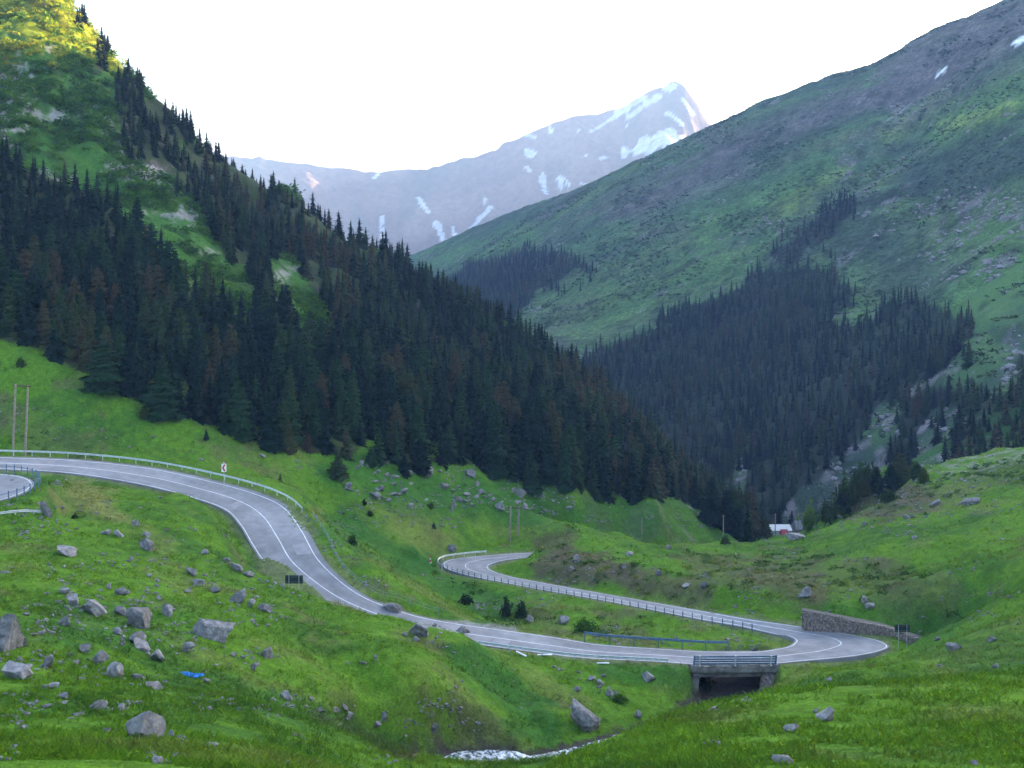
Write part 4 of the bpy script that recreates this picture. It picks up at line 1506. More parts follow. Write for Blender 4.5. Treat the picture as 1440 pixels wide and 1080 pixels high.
def rock_shape(seed, sub=2, cuts=15, kind=''):
    r = np.random.default_rng(seed)
    v, f = ICO[sub]
    v = v.copy()
    if kind in ('block', 'slab'):
        v = np.sign(v) * np.abs(v) ** .55
        cuts = 5
    for _ in range(cuts):
        n = r.normal(size=3)
        n /= np.linalg.norm(n)
        d = r.uniform(.36, .78)
        s = v @ n
        v = v - np.outer(np.maximum(s - d, 0), n)
    if kind == 'wedge':
        v[:, 2] *= 1 + .6 * v[:, 0]
    q = v * 2.3 + r.uniform(0, 50, 3)
    v = v * (1 + .10 * fbm(q[:, 0] + q[:, 2], q[:, 1] - q[:, 2], 3, seed % 50 + 200)[:, None])
    v /= np.abs(v).max(0)
    return v, f


rock_cache = {}


def put_rock(px, py, w, h, seed, label, kind='', group=None, cat='boulder', rot=0.0, sink=.42, depth=None, ymin=22, mat='rock', name='boulder', pos=None):
    """w, h in photo pixels; py is the visible foot"""
    if pos is None:
        x, y, z = hit(px, min(py - .15 * h, 1079), ymin)
    else:
        x, y, z = pos
    W = w / F * y / 2
    H = h / F * y / 2 * .92
    v, f = rock_shape(seed, 3 if w > 26 else 2, kind=kind)
    c, s = math.cos(rot), math.sin(rot)
    D = (depth or .8) * W
    v = v * np.array([W, D, H / (1 - sink * .55)])
    v = np.stack([v[:, 0] * c - v[:, 2] * s, v[:, 1], v[:, 0] * s + v[:, 2] * c], -1)
    o = mesh_np(name, v, f, M[mat])
    o.location = (x, y + D * .3, z + H * (1 - sink))
    return tag(o, label, cat, group)


BOULD = [  # column, foot row, width, height, seed, kind, roll, label
    (2, 923, 52, 70, 11, 'block', .12, 'tall layered grey outcrop cut by the left edge of the photo'),
    (30, 912, 20, 22, 12, '', .2, 'small pinkish boulder leaning on the tall outcrop at the left edge'),
    (130, 868, 40, 28, 13, 'wedge', -.1, 'dark slate wedge-shaped boulder with a sharp ridge'),
    (104, 855, 17, 20, 14, '', .3, 'pale ragged stone left of the dark slate wedge'),
    (92, 884, 22, 18, 15, '', -.4, 'pale block with a flat base below the dark slate wedge'),
    (170, 866, 24, 14, 16, '', -.2, 'low pale stone touching the big cleft boulder'),
    (197, 886, 46, 28, 17, 'block', -.4, 'big pale cleft boulder sloping down to the right'),
    (236, 868, 20, 17, 18, '', 0, 'round grey boulder above the long boulder'),
    (297, 900, 56, 30, 19, 'block', -.25, 'longest pale boulder on the left slope, flat topped with a reddish flank'),
    (263, 920, 24, 17, 20, '', -.1, 'grey domed boulder left below the longest boulder'),
    (190, 908, 26, 20, 21, '', -.4, 'pinkish grey slanting block above the stone row'),
    (165, 894, 17, 10, 22, '', -.4, 'small tilted stone above the pinkish slanting block'),
    (120, 921, 22, 16, 23, '', -.2, 'rounded stone starting the chain of three boulders'),
    (139, 938, 24, 30, 24, '', -.6, 'steep hunched boulder in the middle of the chain of three'),
    (163, 957, 30, 24, 25, '', -.4, 'ribbed grey boulder at the lower end of the chain of three'),
    (67, 943, 19, 22, 26, 'wedge', -.7, 'pale pointed stone standing alone on the lower left slope'),
    (22, 957, 54, 22, 27, '', -.25, 'low arched slab near the left edge'),
    (73, 970, 20, 11, 28, '', 0, 'small pale block below the pointed stone'),
    (192, 960, 18, 14, 29, '', 0, 'pale cube-like stone beside a broken flake'),
    (216, 970, 30, 9, 30, '', -.3, 'flat broken flake with striped edges below the ribbed boulder'),
    (220, 932, 26, 19, 31, '', -.3, 'mottled boulder just above the blue cloth'),
    (198, 916, 34, 9, 32, '', -.6, 'long thin pale slab leading down to the mottled boulder'),
    (138, 1001, 23, 16, 33, '', -.5, 'slanting oval stone on the lower left grass'),
    (171, 1001, 12, 11, 34, '', 0, 'small pale stone right of the slanting oval one'),
    (196, 1044, 66, 40, 35, '', -.3, 'large rounded boulder half grown over near the bottom left'),
    (238, 1040, 13, 12, 36, '', 0, 'little dark stone right of the half overgrown boulder'),
    (150, 1033, 11, 10, 37, '', -.4, 'little pale stone left of the half overgrown boulder'),
    (291, 963, 16, 10, 38, '', -.3, 'pale stone at the end of the blue cloth'),
    (88, 837, 20, 12, 39, 'wedge', -.3, 'pale flat wedge high on the left slope'),
    (169, 839, 20, 13, 40, '', 0, 'squat grey rock above the cleft boulder'),
    (153, 831, 8, 11, 41, '', 0, 'small upright pink stone'),
    (278, 829, 22, 15, 42, 'wedge', -.2, 'grey roof-shaped boulder of the upper stone group'),
    (300, 835, 18, 9, 43, '', -.1, 'low pale stone behind the roof-shaped boulder'),
    (336, 851, 24, 24, 44, '', -.3, 'cracked block pair left of the two rounded boulders'),
    (352, 857, 14, 14, 45, '', 0, 'rounded boulder beside the long low one on the middle slope'),
    (372, 862, 25, 11, 46, '', -.1, 'long low boulder under the road, right of a rounded one'),
    (66, 731, 15, 27, 47, '', .35, 'grey slab leaning below the hairpin posts'),
    (190, 741, 13, 12, 48, '', 0, 'lone dark rounded rock at the end of the dry track'),
    (149, 754, 20, 9, 49, 'wedge', 0, 'grey flat stone on the meadow, darker half of a pair'),
    (166, 755, 18, 8, 50, '', -.2, 'pinkish flat stone on the meadow, paler half of a pair'),
    (206, 775, 28, 15, 51, '', -.6, 'long pale tilted slab on the upper meadow'),
    (205, 756, 12, 8, 52, '', -.3, 'small pale stone above the long tilted slab'),
    (93, 741, 7, 6, 53, '', 0, 'tiny pale stone in the meadow under the leaning slab'),
    (92, 817, 36, 12, 54, '', -.35, 'curved pale slab sunk in the grass high on the left slope'),
    (289, 781, 12, 9, 55, '', -.5, 'small grey stone below the inside of the road bend'),
    (318, 794, 17, 10, 56, '', 0, 'dark topped boulder, upper one of three by the road'),
    (331, 804, 22, 12, 57, '', -.1, 'pale boulder, middle one of three by the road'),
    (347, 812, 18, 9, 58, '', -.2, 'low boulder, lowest one of three by the road'),
    (268, 811, 22, 11, 59, '', -.6, 'slanting pale stone between the meadow and the stone groups'),
    (588, 898, 30, 22, 60, '', -.1, 'lichen-green boulder just below the road'),
    (585, 903, 11, 7, 61, '', 0, 'pink stone at the foot of the lichen-green boulder'),
    (569, 896, 9, 6, 62, '', 0, 'small pale stone left of the lichen-green boulder'),
    (553, 863, 32, 15, 63, 'wedge', -.2, 'pale rounded boulder against the edge of the road'),
    (651, 894, 23, 12, 64, '', -.1, 'grey boulder beside the start of the stream-side guard rail'),
    (374, 927, 20, 14, 65, '', -.1, 'mottled pale rock alone on the middle slope'),
    (357, 946, 11, 12, 66, '', 0, 'upright grey stone above the ditch'),
    (401, 987, 22, 13, 67, '', -.2, 'dark jumbled rock at the edge of the ditch'),
    (449, 1003, 19, 9, 68, '', 0, 'purplish flat rock leading the small rock pile'),
    (484, 1002, 14, 12, 69, '', -.3, 'pale rock on top of the small rock pile'),
    (490, 1012, 20, 11, 70, '', 0, 'blocky rock at the lower right of the small rock pile'),
    (470, 1004, 16, 8, 71, '', 0, 'pale flat rock in the middle of the small rock pile'),
    (529, 1023, 17, 7, 72, '', 0, 'pink flat rock above the near ditch'),
    (540, 1023, 18, 12, 73, '', -.2, 'brownish rock beside the pink flat one'),
    (611, 1039, 13, 14, 74, 'wedge', -.3, 'pale pointed rock near the stream'),
    (744, 878, 14, 12, 75, '', 0, 'pale rock among the infield bushes'),
    (792, 881, 18, 13, 76, '', 0, 'grey square rock on the infield'),
    (912, 961, 25, 16, 77, '', -.5, 'pale slanting boulder on the bank left of the bridge'),
    (830, 1030, 72, 30, 78, 'slab', -.6, 'large slanting grey slab above the near knoll'),
    (810, 1000, 18, 10, 79, '', -.2, 'purple-grey stone touching the large slanting slab'),
    (897, 1013, 12, 13, 80, '', 0, 'pale stone under a tuft at the stream bend'),
    (844, 966, 13, 10, 81, '', -.3, 'grey stone at the end of the line of small stones'),
    (858, 981, 12, 10, 82, '', 0, 'pale round stone below the line of small stones'),
    (867, 981, 8, 10, 83, '', 0, 'narrow stone next to the pale round one'),
    (811, 973, 11, 7, 84, '', 0, 'small stone on the hummock left of the gully'),
    (832, 959, 12, 8, 85, '', -.2, 'purple stone in the line of small stones'),
    (848, 953, 10, 5, 86, '', 0, 'little flat stone above the line of small stones'),
    (1005, 1001, 17, 5, 87, '', 0, 'flat stone lying on the crest of the near knoll'),
    (1165, 1018, 36, 26, 88, 'wedge', .1, 'lichen-speckled grey boulder on the near knoll'),
    (1148, 1004, 9, 6, 89, '', 0, 'small stone behind the lichen-speckled boulder'),
    (1114, 1032, 26, 14, 90, '', 0, 'low grey boulder left of the lichen-speckled one'),
    (1103, 1078, 34, 17, 91, '', 0, 'pale flat boulder at the bottom edge of the photo'),
    (1132, 842, 24, 14, 92, 'wedge', .5, 'pale tilted slab above the stone wall'),
    (1217, 849, 11, 12, 93, '', 0, 'grey rounded rock above the wall, upper of two'),
    (1224, 859, 14, 9, 94, '', .3, 'grey rock above the wall, lower of two'),
    (1342, 917, 24, 12, 95, '', .3, 'broken pale rock group right of the wall'),
    (1395, 904, 13, 9, 96, '', .3, 'pale stone on the right hummock'),
    (1400, 941, 11, 8, 97, '', .2, 'pale stone low on the right hummock'),
    (1167, 958, 11, 5, 98, '', 0, 'flat pale stone in the hollow right of the bridge'),
    (1318, 902, 9, 7, 99, '', 0, 'small stone at the right end of the wall'),
    (1299, 874, 8, 6, 100, '', 0, 'small stone beside the concrete stump'),
    (634, 778, 16, 15, 101, '', -.3, 'large pale boulder beside the far bend'),
    (703, 720, 16, 13, 102, '', -.1, 'grey rounded boulder left of the twin poles on the mid slope'),
    (636, 719, 11, 13, 103, '', 0, 'dark rock with a pale face on the mid slope'),
    (578, 716, 10, 10, 104, '', 0, 'pale round rock on the mid slope beside a dark bush'),
    (602, 672, 18, 12, 105, 'wedge', 0, 'brown-grey boulder at the foot of the lone bushy spruce'),
    (663, 674, 19, 13, 106, '', -.2, 'dark boulder high on the mid slope under the spruces'),
    (490, 689, 15, 12, 107, '', 0, 'pale rock below the round dark bush'),
    (530, 705, 22, 12, 108, '', -.1, 'broad purple-grey rock in the boulder field'),
    (536, 693, 12, 9, 109, '', 0, 'pale rock above the broad purple-grey one'),
    (625, 690, 16, 9, 110, '', -.2, 'grey flat rock in the middle of the boulder field'),
    (732, 700, 18, 12, 111, '', 0, 'pale rock pile behind the top of the twin poles'),
    (738, 716, 9, 8, 112, '', 0, 'pink rock right behind the twin poles'),
    (800, 722, 12, 7, 113, 'wedge', 0, 'pale pointed rock right of the twin poles on the slope'),
    (368, 645, 12, 7, 114, '', -.3, 'pale grey rock under the forest edge above the left bend'),
    (886, 783, 13, 6, 115, '', 0, 'dark flat rock on the right meadow crest'),
    (940, 774, 9, 9, 116, '', 0, 'pale upright rock on the right meadow'),
    (812, 793, 12, 12, 117, '', 0, 'purple rock in the brown earth bank'),
    (803, 805, 10, 8, 118, '', .4, 'pale rock under the purple one in the earth bank'),
    (876, 802, 10, 8, 119, '', .6, 'leaning grey rock right of the earth bank'),
    (965, 827, 14, 6, 120, '', .1, 'white flat stone on the slope above the lower road'),
    (990, 827, 15, 9, 121, '', 0, 'grey block on the slope above the lower road'),
    (925, 812, 14, 9, 122, '', 0, 'dark rock under a small overhang on the earthy slope'),
    (1370, 711, 34, 10, 123, '', .1, 'wide dark rock ledge on the right meadow'),
    (1317, 711, 16, 8, 124, '', .2, 'grey rock left of the wide dark ledge'),
    (1275, 730, 13, 6, 125, '', 0, 'flat grey rock in the middle of the right meadow'),
    (1217, 740, 13, 6, 126, '', 0, 'dark rock on the left part of the right meadow'),
    (1287, 759, 10, 6, 127, '', 0, 'brown rounded rock on the right meadow'),
    (1120, 760, 30, 9, 128, '', 0, 'pinkish grey outcrop in front of the huts'),
]
for i, (px, py, w, h, sd, kd, rl, lb) in enumerate(BOULD):
    put_rock(px, py, w, h, sd, lb, kind=kd, rot=rl, sink=.1 if kd == 'slab' else .42, ymin=120 if py < 830 else 22)

# scattered smaller stones: zones (polygon, count, size range m, label, group)
ZONES = [
    ([(455, 650), (560, 650), (780, 700), (800, 735), (720, 720), (600, 712), (480, 700)], 135, (.6, 2.2), 'grey stone in the boulder field under the spruces', 'boulder field on the mid slope', 'spot', 210),
    ([(750, 700), (900, 700), (990, 745), (900, 742), (760, 735)], 25, (.4, 1.0), 'pale stone on the slope right of the twin poles', 'stones on the far green slope', 'spot', 230),
    ([(0, 560), (60, 575), (200, 625), (200, 645), (0, 620)], 26, (.4, 1.0), 'small stone on the slope behind the left guard rail', 'stones behind the left guard rail', 'spot', 182),
    ([(200, 600), (340, 640), (460, 690), (440, 700), (300, 655), (200, 625)], 14, (.35, .9), 'small stone on the grass under the forest edge', 'stones under the forest edge', 'spot', 185),
    ([(0, 790), (380, 790), (430, 860), (380, 960), (0, 1000)], 84, (.28, .95), 'small pale stone lying in the grass of the left slope', 'small stones on the left slope', 'spot', 40),
    ([(0, 720), (250, 740), (380, 810), (0, 800)], 10, (.25, .55), 'small stone on the upper left meadow', 'small stones on the upper meadow', 'spot', 90),
    ([(755, 930), (780, 930), (850, 960), (870, 985), (850, 985), (800, 955)], 22, (.35, .8), 'stone in the line of small stones running down to the stream', 'line of stones by the stream', 'spot', 100),
    ([(1180, 725), (1440, 640), (1440, 760), (1200, 780)], 34, (.3, .9), 'small stone on the right meadow', 'stones on the right meadow', 'spot', 160),
    ([(1290, 672), (1440, 628), (1440, 650), (1330, 690)], 26, (.5, 1.3), 'grey stone along the stony ridge on the right', 'stones on the right ridge', 'spot', 200),
    ([(760, 765), (1100, 770), (1150, 840), (1000, 850), (770, 805)], 26, (.3, .8), 'small stone on the bank above the lower road', 'stones above the lower road', 'spot', 155),
    ([(596, 1066), (680, 1056), (770, 1064), (775, 1078), (600, 1085)], 16, (.3, .8), 'wet stone in the foaming stream', 'stones in the stream', 'spot', 94),
    ([(380, 960), (520, 1000), (640, 1040), (600, 1050), (500, 1030), (380, 990)], 18, (.25, .7), 'stone along the ditch below the left slope', 'stones along the ditch', 'spot', 66),
    ([(560, 870), (720, 930), (760, 1000), (560, 980)], 8, (.2, .45), 'small stone on the rounded hummock', 'stones on the hummock', 'spot', 90),
]
small = []
for k in range(10):
    v, f = rock_shape(700 + k, 2 if k < 4 else 1)
    o = mesh_np('stone', v * .5, f, M['rock'])
    small.append(o.data)
    bpy.data.objects.remove(o)
STONES = []
for poly, cnt, (s0, s1), lb, gp_, _, ymin in ZONES:
    pa = np.array(poly)
    done = 0
    tries = 0
    while done < cnt and tries < cnt * 40:
        tries += 1
        px = random.uniform(pa[:, 0].min(), pa[:, 0].max())
        py = random.uniform(pa[:, 1].min(), pa[:, 1].max())
        if not poly_hits(np.array([px]), np.array([py]), poly)[0]:
            continue
        if vnoise(np.array([px / 18]), np.array([py / 9]), 170)[0] < -.15 and cnt > 15:
            continue
        x, y, z = hit(px, py, ymin)
        d, _z = road_dist(np.array([x]), np.array([y]))
        if d[0] < .8:
            continue
        s = (s0 + (s1 - s0) * random.random() ** 2.2) * .8
        STONES.append((s / y, s, x, y, z, lb, gp_, random.choice(small), (s * random.uniform(.8, 1.4), s * random.uniform(.7, 1.1), s * random.uniform(.35, .8)), (random.uniform(-.3, .3), random.uniform(-.3, .3), random.uniform(0, 6.28))))
        done += 1
STONES.sort(key=lambda t_: -t_[0])
for _, s, x, y, z, lb, gp_, me_, sc3, ro in STONES[:290]:
    o = bpy.data.objects.new('stone', me_)
    COL.objects.link(o)
    o.location = (x, y, z + s * .1)
    o.scale = sc3
    o.rotation_euler = ro
    tag(o, lb, 'stone', gp_)
# gravel-sized stones nobody could count
V, Fs = [], []
v1, f1 = ICO[1]
base = 0
while base < 2600:
    px, py = random.uniform(0, 1440), random.uniform(640, 1075)
    zone = (fbm(np.array([px / 60]), np.array([py / 25]), 3, 171)[0])
    lim = .45
    if 440 < px < 860 and 640 < py < 745:
        lim = -.1
    if 0 < px < 420 and 780 < py < 1000:
        lim = .15
    if 1150 < px and py < 760:
        lim = .1
    if px > 700 and py > 940:
        lim = 1.05
    if zone < lim:
        continue
    x, y, z = hit(px, py, 24)
    if road_dist(np.array([x]), np.array([y]))[0][0] < .6:
        base += 1
        continue
    s = random.uniform(.03, .11) * (1 + y / 130)
    sc_ = np.array((s * random.uniform(.8, 1.6), s, s * random.uniform(.4, .9)))
    vv_ = v1 * sc_ * (1 + .25 * rng.normal(size=(len(v1), 1)))
    V.append(vv_ + (x, y, z + s * .2))
    Fs.append(f1 + base * len(v1))
    base += 1
    if len(V) != base:
        V.append(vv_ * 0 + (x, y, z - 3))
        Fs.append(f1 + (base - 1) * len(v1))
Fs = []
for k in range(len(V)):
    Fs.append(f1 + k * len(v1))
for _, s, x, y, z, *_r in STONES[290:]:
    V.append(v1 * np.array((s * .6, s * .5, s * .3)) * (1 + .2 * rng.normal(size=(len(v1), 1))) + (x, y, z + s * .1))
    Fs.append(f1 + (len(V) - 1) * len(v1))
tag(mesh_np('scattered_gravel', np.concatenate(V), np.concatenate(Fs), M['rock']), kind='stuff')


# ------------------------------------------------------------------ spruces
def spruce_crown(seed, h, rad, whorls, per, fine=True):
    r = np.random.default_rng(seed)
    V, Fq = [], []
    for k in range(whorls):
        t = .05 + .93 * (k + r.uniform(-.3, .3)) / whorls
        t = min(max(t, .03), .985)
        z = h * t
        R = rad * 1.1 * (1 - t) ** .68 * r.uniform(.82, 1.12) + .12
        n = max(4, int(per * (1 - .45 * t)))
        a0 = r.uniform(0, 6.28)
        droop = .62 - .8 * t
        for j in range(n):
            a = a0 + 6.283 * j / n + r.uniform(-.25, .25)
            L = R * r.uniform(.7, 1.15)
            w = L * r.uniform(.28, .42) + .06
            ca, sa = math.cos(a), math.sin(a)
            z = h * t + r.uniform(-.5, .5) * h / whorls
            zt = z - droop * L + r.uniform(-.12, .12) * L
            zm = z - droop * L * .35 + .06 * L
            m = .6
            b0 = len(V)
            V += [(0, 0, z + .12 * L), (ca * L * m - sa * w, sa * L * m + ca * w, zm - .28 * w), (ca * L, sa * L, zt), (ca * L * m + sa * w, sa * L * m - ca * w, zm - .28 * w), (ca * L * m, sa * L * m, zm + .16 * w)]
            Fq += [(b0, b0 + 1, b0 + 4), (b0 + 1, b0 + 2, b0 + 4), (b0 + 2, b0 + 3, b0 + 4), (b0 + 3, b0, b0 + 4)] if fine else [(b0, b0 + 1, b0 + 2), (b0, b0 + 2, b0 + 3)]
            if fine:   # hanging twigs and side fingers
                for s in (-1, 1):
                    q = r.uniform(.35, .8)
                    b1 = len(V)
                    V += [(ca * L * q, sa * L * q, zm), (ca * L * (q + .3) - s * sa * w * 1.5, sa * L * (q + .3) + s * ca * w * 1.5, zm - .45 * w), (ca * L * (q + .18), sa * L * (q + .18), zm - .9 * w - .05)]
                    Fq += [(b1, b1 + 1, b1 + 2)]
    # dense inner needles
    for k in range(5):
        t0, t1 = .05 + k * .18, .05 + k * .18 + .26
        R0, R1 = rad * .55 * (1 - t0) ** .8, rad * .18 * (1 - t1) ** .8 + .02
        b0 = len(V)
        V += [(R0 * math.cos(q * 1.0472 + k), R0 * math.sin(q * 1.0472 + k), h * t0) for q in range(6)] + [(0, 0, h * min(t1, .96))]
        Fq += [(b0 + q, b0 + (q + 1) % 6, b0 + 6) for q in range(6)]
    # leader
    b0 = len(V)
    V += [(.05, 0, h * .95), (-.04, .04, h * .95), (-.03, -.05, h * .95), (0, 0, h * 1.02)]
    Fq += [(b0, b0 + 1, b0 + 3), (b0 + 1, b0 + 2, b0 + 3), (b0 + 2, b0, b0 + 3)]
    return np.array(V, np.float32), np.array(Fq, np.int32)


PROTO = []
for k in range(7):
    h = 10.0
    V, Fq = spruce_crown(900 + k, h, [2.0, 2.25, 1.8, 2.2, 2.4, 1.9, 2.6][k], [20, 19, 22, 20, 18, 24, 17][k], [11, 12, 10, 11, 12, 11, 12][k])
    co = mesh_np('crown', V, Fq, M['needles'])
    b = MB()
    b.tube([(0, 0, -1.2), (0, 0, 3), (0, 0, 9.3)], [.2, .15, .03], 7)
    tr = b.build('trunk', M['bark'])
    PROTO.append((co.data, tr.data))
    bpy.data.objects.remove(co)
    bpy.data.objects.remove(tr)
LOWP = [spruce_crown(940 + k, 10, [2.3, 2.5, 2.0, 2.6, 2.2][k], 13, 9, False) for k in range(5)]
FARP = [spruce_crown(960 + k, 10, [1.9, 2.1, 1.7, 2.0][k], 7, 6, False) for k in range(4)]


def add_tree(x, y, z, s, wscale, label, group, proto=None, name='spruce_tree', tilt=0):
    t = empty(name, (x, y, z), random.uniform(0, 6.28))
    t.scale = (s * wscale, s * wscale, s)
    tag(t, label, 'tree', group)
    c, tr = random.choice(PROTO) if proto is None else PROTO[proto]
    child('trunk', tr, t)
    child('crown', c, t)
    return t


LONE = [  # column, foot row, height px, width factor, label
    (475, 671, 31, 1.9, 'round dark bushy spruce alone among the rocks below the forest'),
    (590, 664, 50, 1.35, 'broad bushy spruce standing apart above the brown-grey boulder'),
    (692, 662, 82, 1.25, 'tall spruce with a wide skirt standing in front of the forest edge'),
    (726, 671, 42, 1.15, 'slim small spruce right of the tall skirted one'),
    (746, 688, 56, 1.2, 'yellow-tipped spruce furthest down the slope of the middle group'),
    (847, 698, 62, 1.2, 'lone green spruce before the forest near the right end'),
    (926, 699, 40, 1.2, 'small spruce, left one of a pair on the far grass'),
    (947, 699, 38, 1.2, 'small spruce, right one of a pair on the far grass'),
    (888, 706, 30, 1.0, 'little dark spruce at the lower tip of the forest'),
    (906, 690, 26, 1.0, 'tiny spruce between the forest tip and the pair'),
    (568, 668, 30, 1.3, 'small dark spruce left of the broad bushy one'),
    (522, 655, 28, 1.5, 'bushy young spruce under the forest, left of the gap'),
    (405, 634, 48, 1.0, 'bright green young spruce at the forest edge above the left bend'),
    (433, 635, 26, 1.5, 'low dark spruce right of the bright young one'),
    (290, 620, 16, 1.3, 'tiny spruce alone on the grass above the chevron sign'),
    (394, 692, 14, 1.3, 'tiny dark spruce just above the end of the guard rail'),
    (228, 583, 82, 1.35, 'full green spruce at the forest corner above the left bend'),
    (145, 548, 74, 1.5, 'wide spruce clump bulging out of the forest edge'),
    (182, 552, 74, 1.2, 'pointed green spruce beside the wide clump'),
    (335, 612, 84, 1.2, 'tall full spruce at the lowest corner of the left forest edge'),
    (380, 628, 72, 1.1, 'slim spruce at the forest edge right of the lowest corner'),
    (1077, 768, 30, 1.5, 'round topped spruce left of the white building'),
    (1000, 737, 70, 1.3, 'tallest spruce of the dark clump at the valley notch'),
    (976, 712, 44, 1.3, 'spruce at the left end of the clump at the valley notch'),
    (1022, 748, 62, 1.2, 'spruce in the middle of the clump at the valley notch'),
    (1040, 757, 50, 1.2, 'spruce at the right end of the clump at the valley notch'),
    (1052, 762, 40, 1.1, 'low spruce behind the right end of the notch clump'),
    (1266, 680, 44, 2.0, 'tallest bushy spruce on top of the brown outcrop'),
    (1252, 684, 34, 1.6, 'shorter spruce left of the tallest one on the outcrop'),
    (1232, 690, 36, 1.6, 'spruce on the left shoulder of the outcrop'),
    (1215, 697, 30, 1.7, 'second spruce down the left side of the outcrop'),
    (1199, 706, 32, 1.6, 'third spruce down the left side of the outcrop'),
    (1183, 718, 28, 1.7, 'lowest spruce at the foot of the outcrop'),
    (1290, 672, 22, 1.8, 'small bushy spruce right of the tallest one on the outcrop'),
]
lone_xy = []
for i, (px, py, hp, wf, lb) in enumerate(LONE):
    x, y, z = hit(px, min(py, 757) if 960 < px < 1150 else py, 190)
    s = hp / F * y / 10.2
    add_tree(x, y, z - .1, s, wf, lb, None, proto=[4, 6, 4, 1, 3, 1, 0, 2][i % 8])
    lone_xy.append((x, y))

# candidates over the left mountain
cummax = np.maximum.accumulate(GZ / GY, axis=0)


def poisson(x, y, spacing):
    """greedy thinning with a hash grid"""
    cell = {}
    keep = []
    for i in range(len(x)):
        s = spacing[i]
        cx_, cy_ = int(x[i] // 4), int(y[i] // 4)
        ok = True
        for a in (cx_ - 1, cx_, cx_ + 1):
            for b_ in (cy_ - 1, cy_, cy_ + 1):
                for j in cell.get((a, b_), ()):
                    if (x[i] - x[j]) ** 2 + (y[i] - y[j]) ** 2 < s * s:
                        ok = False
                        break
                if not ok:
                    break
            if not ok:
                break
        if ok:
            cell.setdefault((cx_, cy_), []).append(i)
            keep.append(i)
    return np.array(keep, int)


n = 60000
cy_ = np.sqrt(rng.uniform(192 ** 2, 560 ** 2, n))
cu_ = rng.uniform(-.62, .26, n)
cz_ = sample(GZ, cu_, np.log(cy_), GU, GV)
cpx, cpy = HX + cu_ * F, HY - cz_ / cy_ * F
cm = sample(cummax, cu_, np.log(cy_), GU, GV)
hgt = rng.uniform(7.0, 14.5, n) * np.where(cpy < 320, .72, .95) * (.74 + .26 * smooth(205, 270, cy_))
vis_ = (cz_ + hgt) / cy_ > cm - .012
ok = forest_mask(cpx, cpy) & vis_
cx_a = cu_ * cy_
for lx, ly in lone_xy:
    ok &= (cx_a - lx) ** 2 + (cy_ - ly) ** 2 > 4
up = cpy < 330
ok &= ~(up & (rng.random(n) < .6))
ok &= ~((fbm(cx_a / 16, cy_ / 22, 2, 185) < -.12) & (cpy < 420) & (cpx > 200))
idx = np.nonzero(ok)[0]
idx = idx[:30000]
keep = idx[poisson(cx_a[idx], cy_[idx], rng.uniform(2.5, 4.1, len(idx)))]
print('left trees', len(keep))
app = hgt[keep] / cy_[keep]
# how much of it shows above what stands in front: prefer trees near the forest front and skyline
order = np.argsort(-app)
near_set = keep[order[:270]]
rest = keep[order[270:]]
for i in near_set:
    zi = 0 if cpx[i] < 150 else 1 if cpx[i] < 300 else 2 if cpx[i] < 450 else 3 if cpx[i] < 650 else 4
    add_tree(cx_a[i], cy_[i], cz_[i] - .1, hgt[i] / 10, random.uniform(.85, 1.2), ['dark spruce of the left forest above the twin poles at the left edge', 'dark spruce of the left forest above the chevron sign and the left bend',
             'dark spruce of the left forest above the end of the left guard rail', 'dark spruce of the left forest above the boulder field', 'dark spruce where the left forest tapers to the valley notch'][zi],
             ['spruces above the twin poles', 'spruces above the left bend', 'spruces above the guard rail end', 'spruces above the boulder field', 'spruces tapering to the valley notch'][zi])


def mass(name, ids, X, Y, Z, H, protos, mat, wf=(.8, 1.2), boost=None):
    V, Fs, A = [], [], []
    b0 = 0
    for i in ids:
        v, f = protos[rng.integers(len(protos))]
        a = rng.uniform(0, 6.28)
        s = H[i] / 10
        w = s * rng.uniform(*wf)
        c, sn = math.cos(a) * w, math.sin(a) * w
        q = np.empty_like(v)
        q[:, 0] = v[:, 0] * c - v[:, 1] * sn + X[i]
        q[:, 1] = v[:, 0] * sn + v[:, 1] * c + Y[i]
        q[:, 2] = v[:, 2] * s + Z[i] - .2
        V.append(q)
        Fs.append(f + b0)
        bo = 0 if boost is None else float(boost[i])
        b0 += len(v)
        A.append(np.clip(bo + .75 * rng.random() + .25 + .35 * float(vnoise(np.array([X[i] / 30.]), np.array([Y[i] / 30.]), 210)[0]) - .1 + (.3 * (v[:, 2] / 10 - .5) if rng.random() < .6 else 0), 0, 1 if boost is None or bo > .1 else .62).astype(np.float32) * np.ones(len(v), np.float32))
    o = mesh_np(name, np.concatenate(V), np.concatenate(Fs), mat, attrs={'vary': np.concatenate(A)})
    return tag(o, kind='stuff')


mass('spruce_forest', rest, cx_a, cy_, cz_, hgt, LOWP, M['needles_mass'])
# right-hand mountain
n = 90000
fy_ = np.sqrt(rng.uniform(335 ** 2, 1400 ** 2, n))
fu = rng.uniform(-.12, .56, n)
fz = np.where(fy_ < 585, sample(GZ, fu, np.log(np.minimum(fy_, 590)), GU, GV), sample(MZ, fu, np.log(np.maximum(fy_, 576)), MU, MV))
fpx, fpy = HX + fu * F, HY - fz / fy_ * F
fcum = np.maximum.accumulate(MZ / MY, axis=0)
cmx = np.where(fy_ < 585, sample(cummax, fu, np.log(np.minimum(fy_, 590)), GU, GV), np.maximum(sample(cummax, fu, np.full(n, math.log(590)), GU, GV), sample(fcum, fu, np.log(np.maximum(fy_, 576)), MU, MV)))
fh = 5 + 10 * rng.random(n) ** 1.1
thin = far_forest(fpx + 30 * fbm(fpx / 25, fpy / 25, 2, 230), fpy - 14 + 26 * fbm(fpx / 25 + 5, fpy / 25, 2, 232)) & (rng.random(n) < .12)
okf = (far_forest(fpx, fpy) | thin) & ((fz + fh) / fy_ > cmx - .006) & ~((fy_ < 420) & (fpx < 1050))
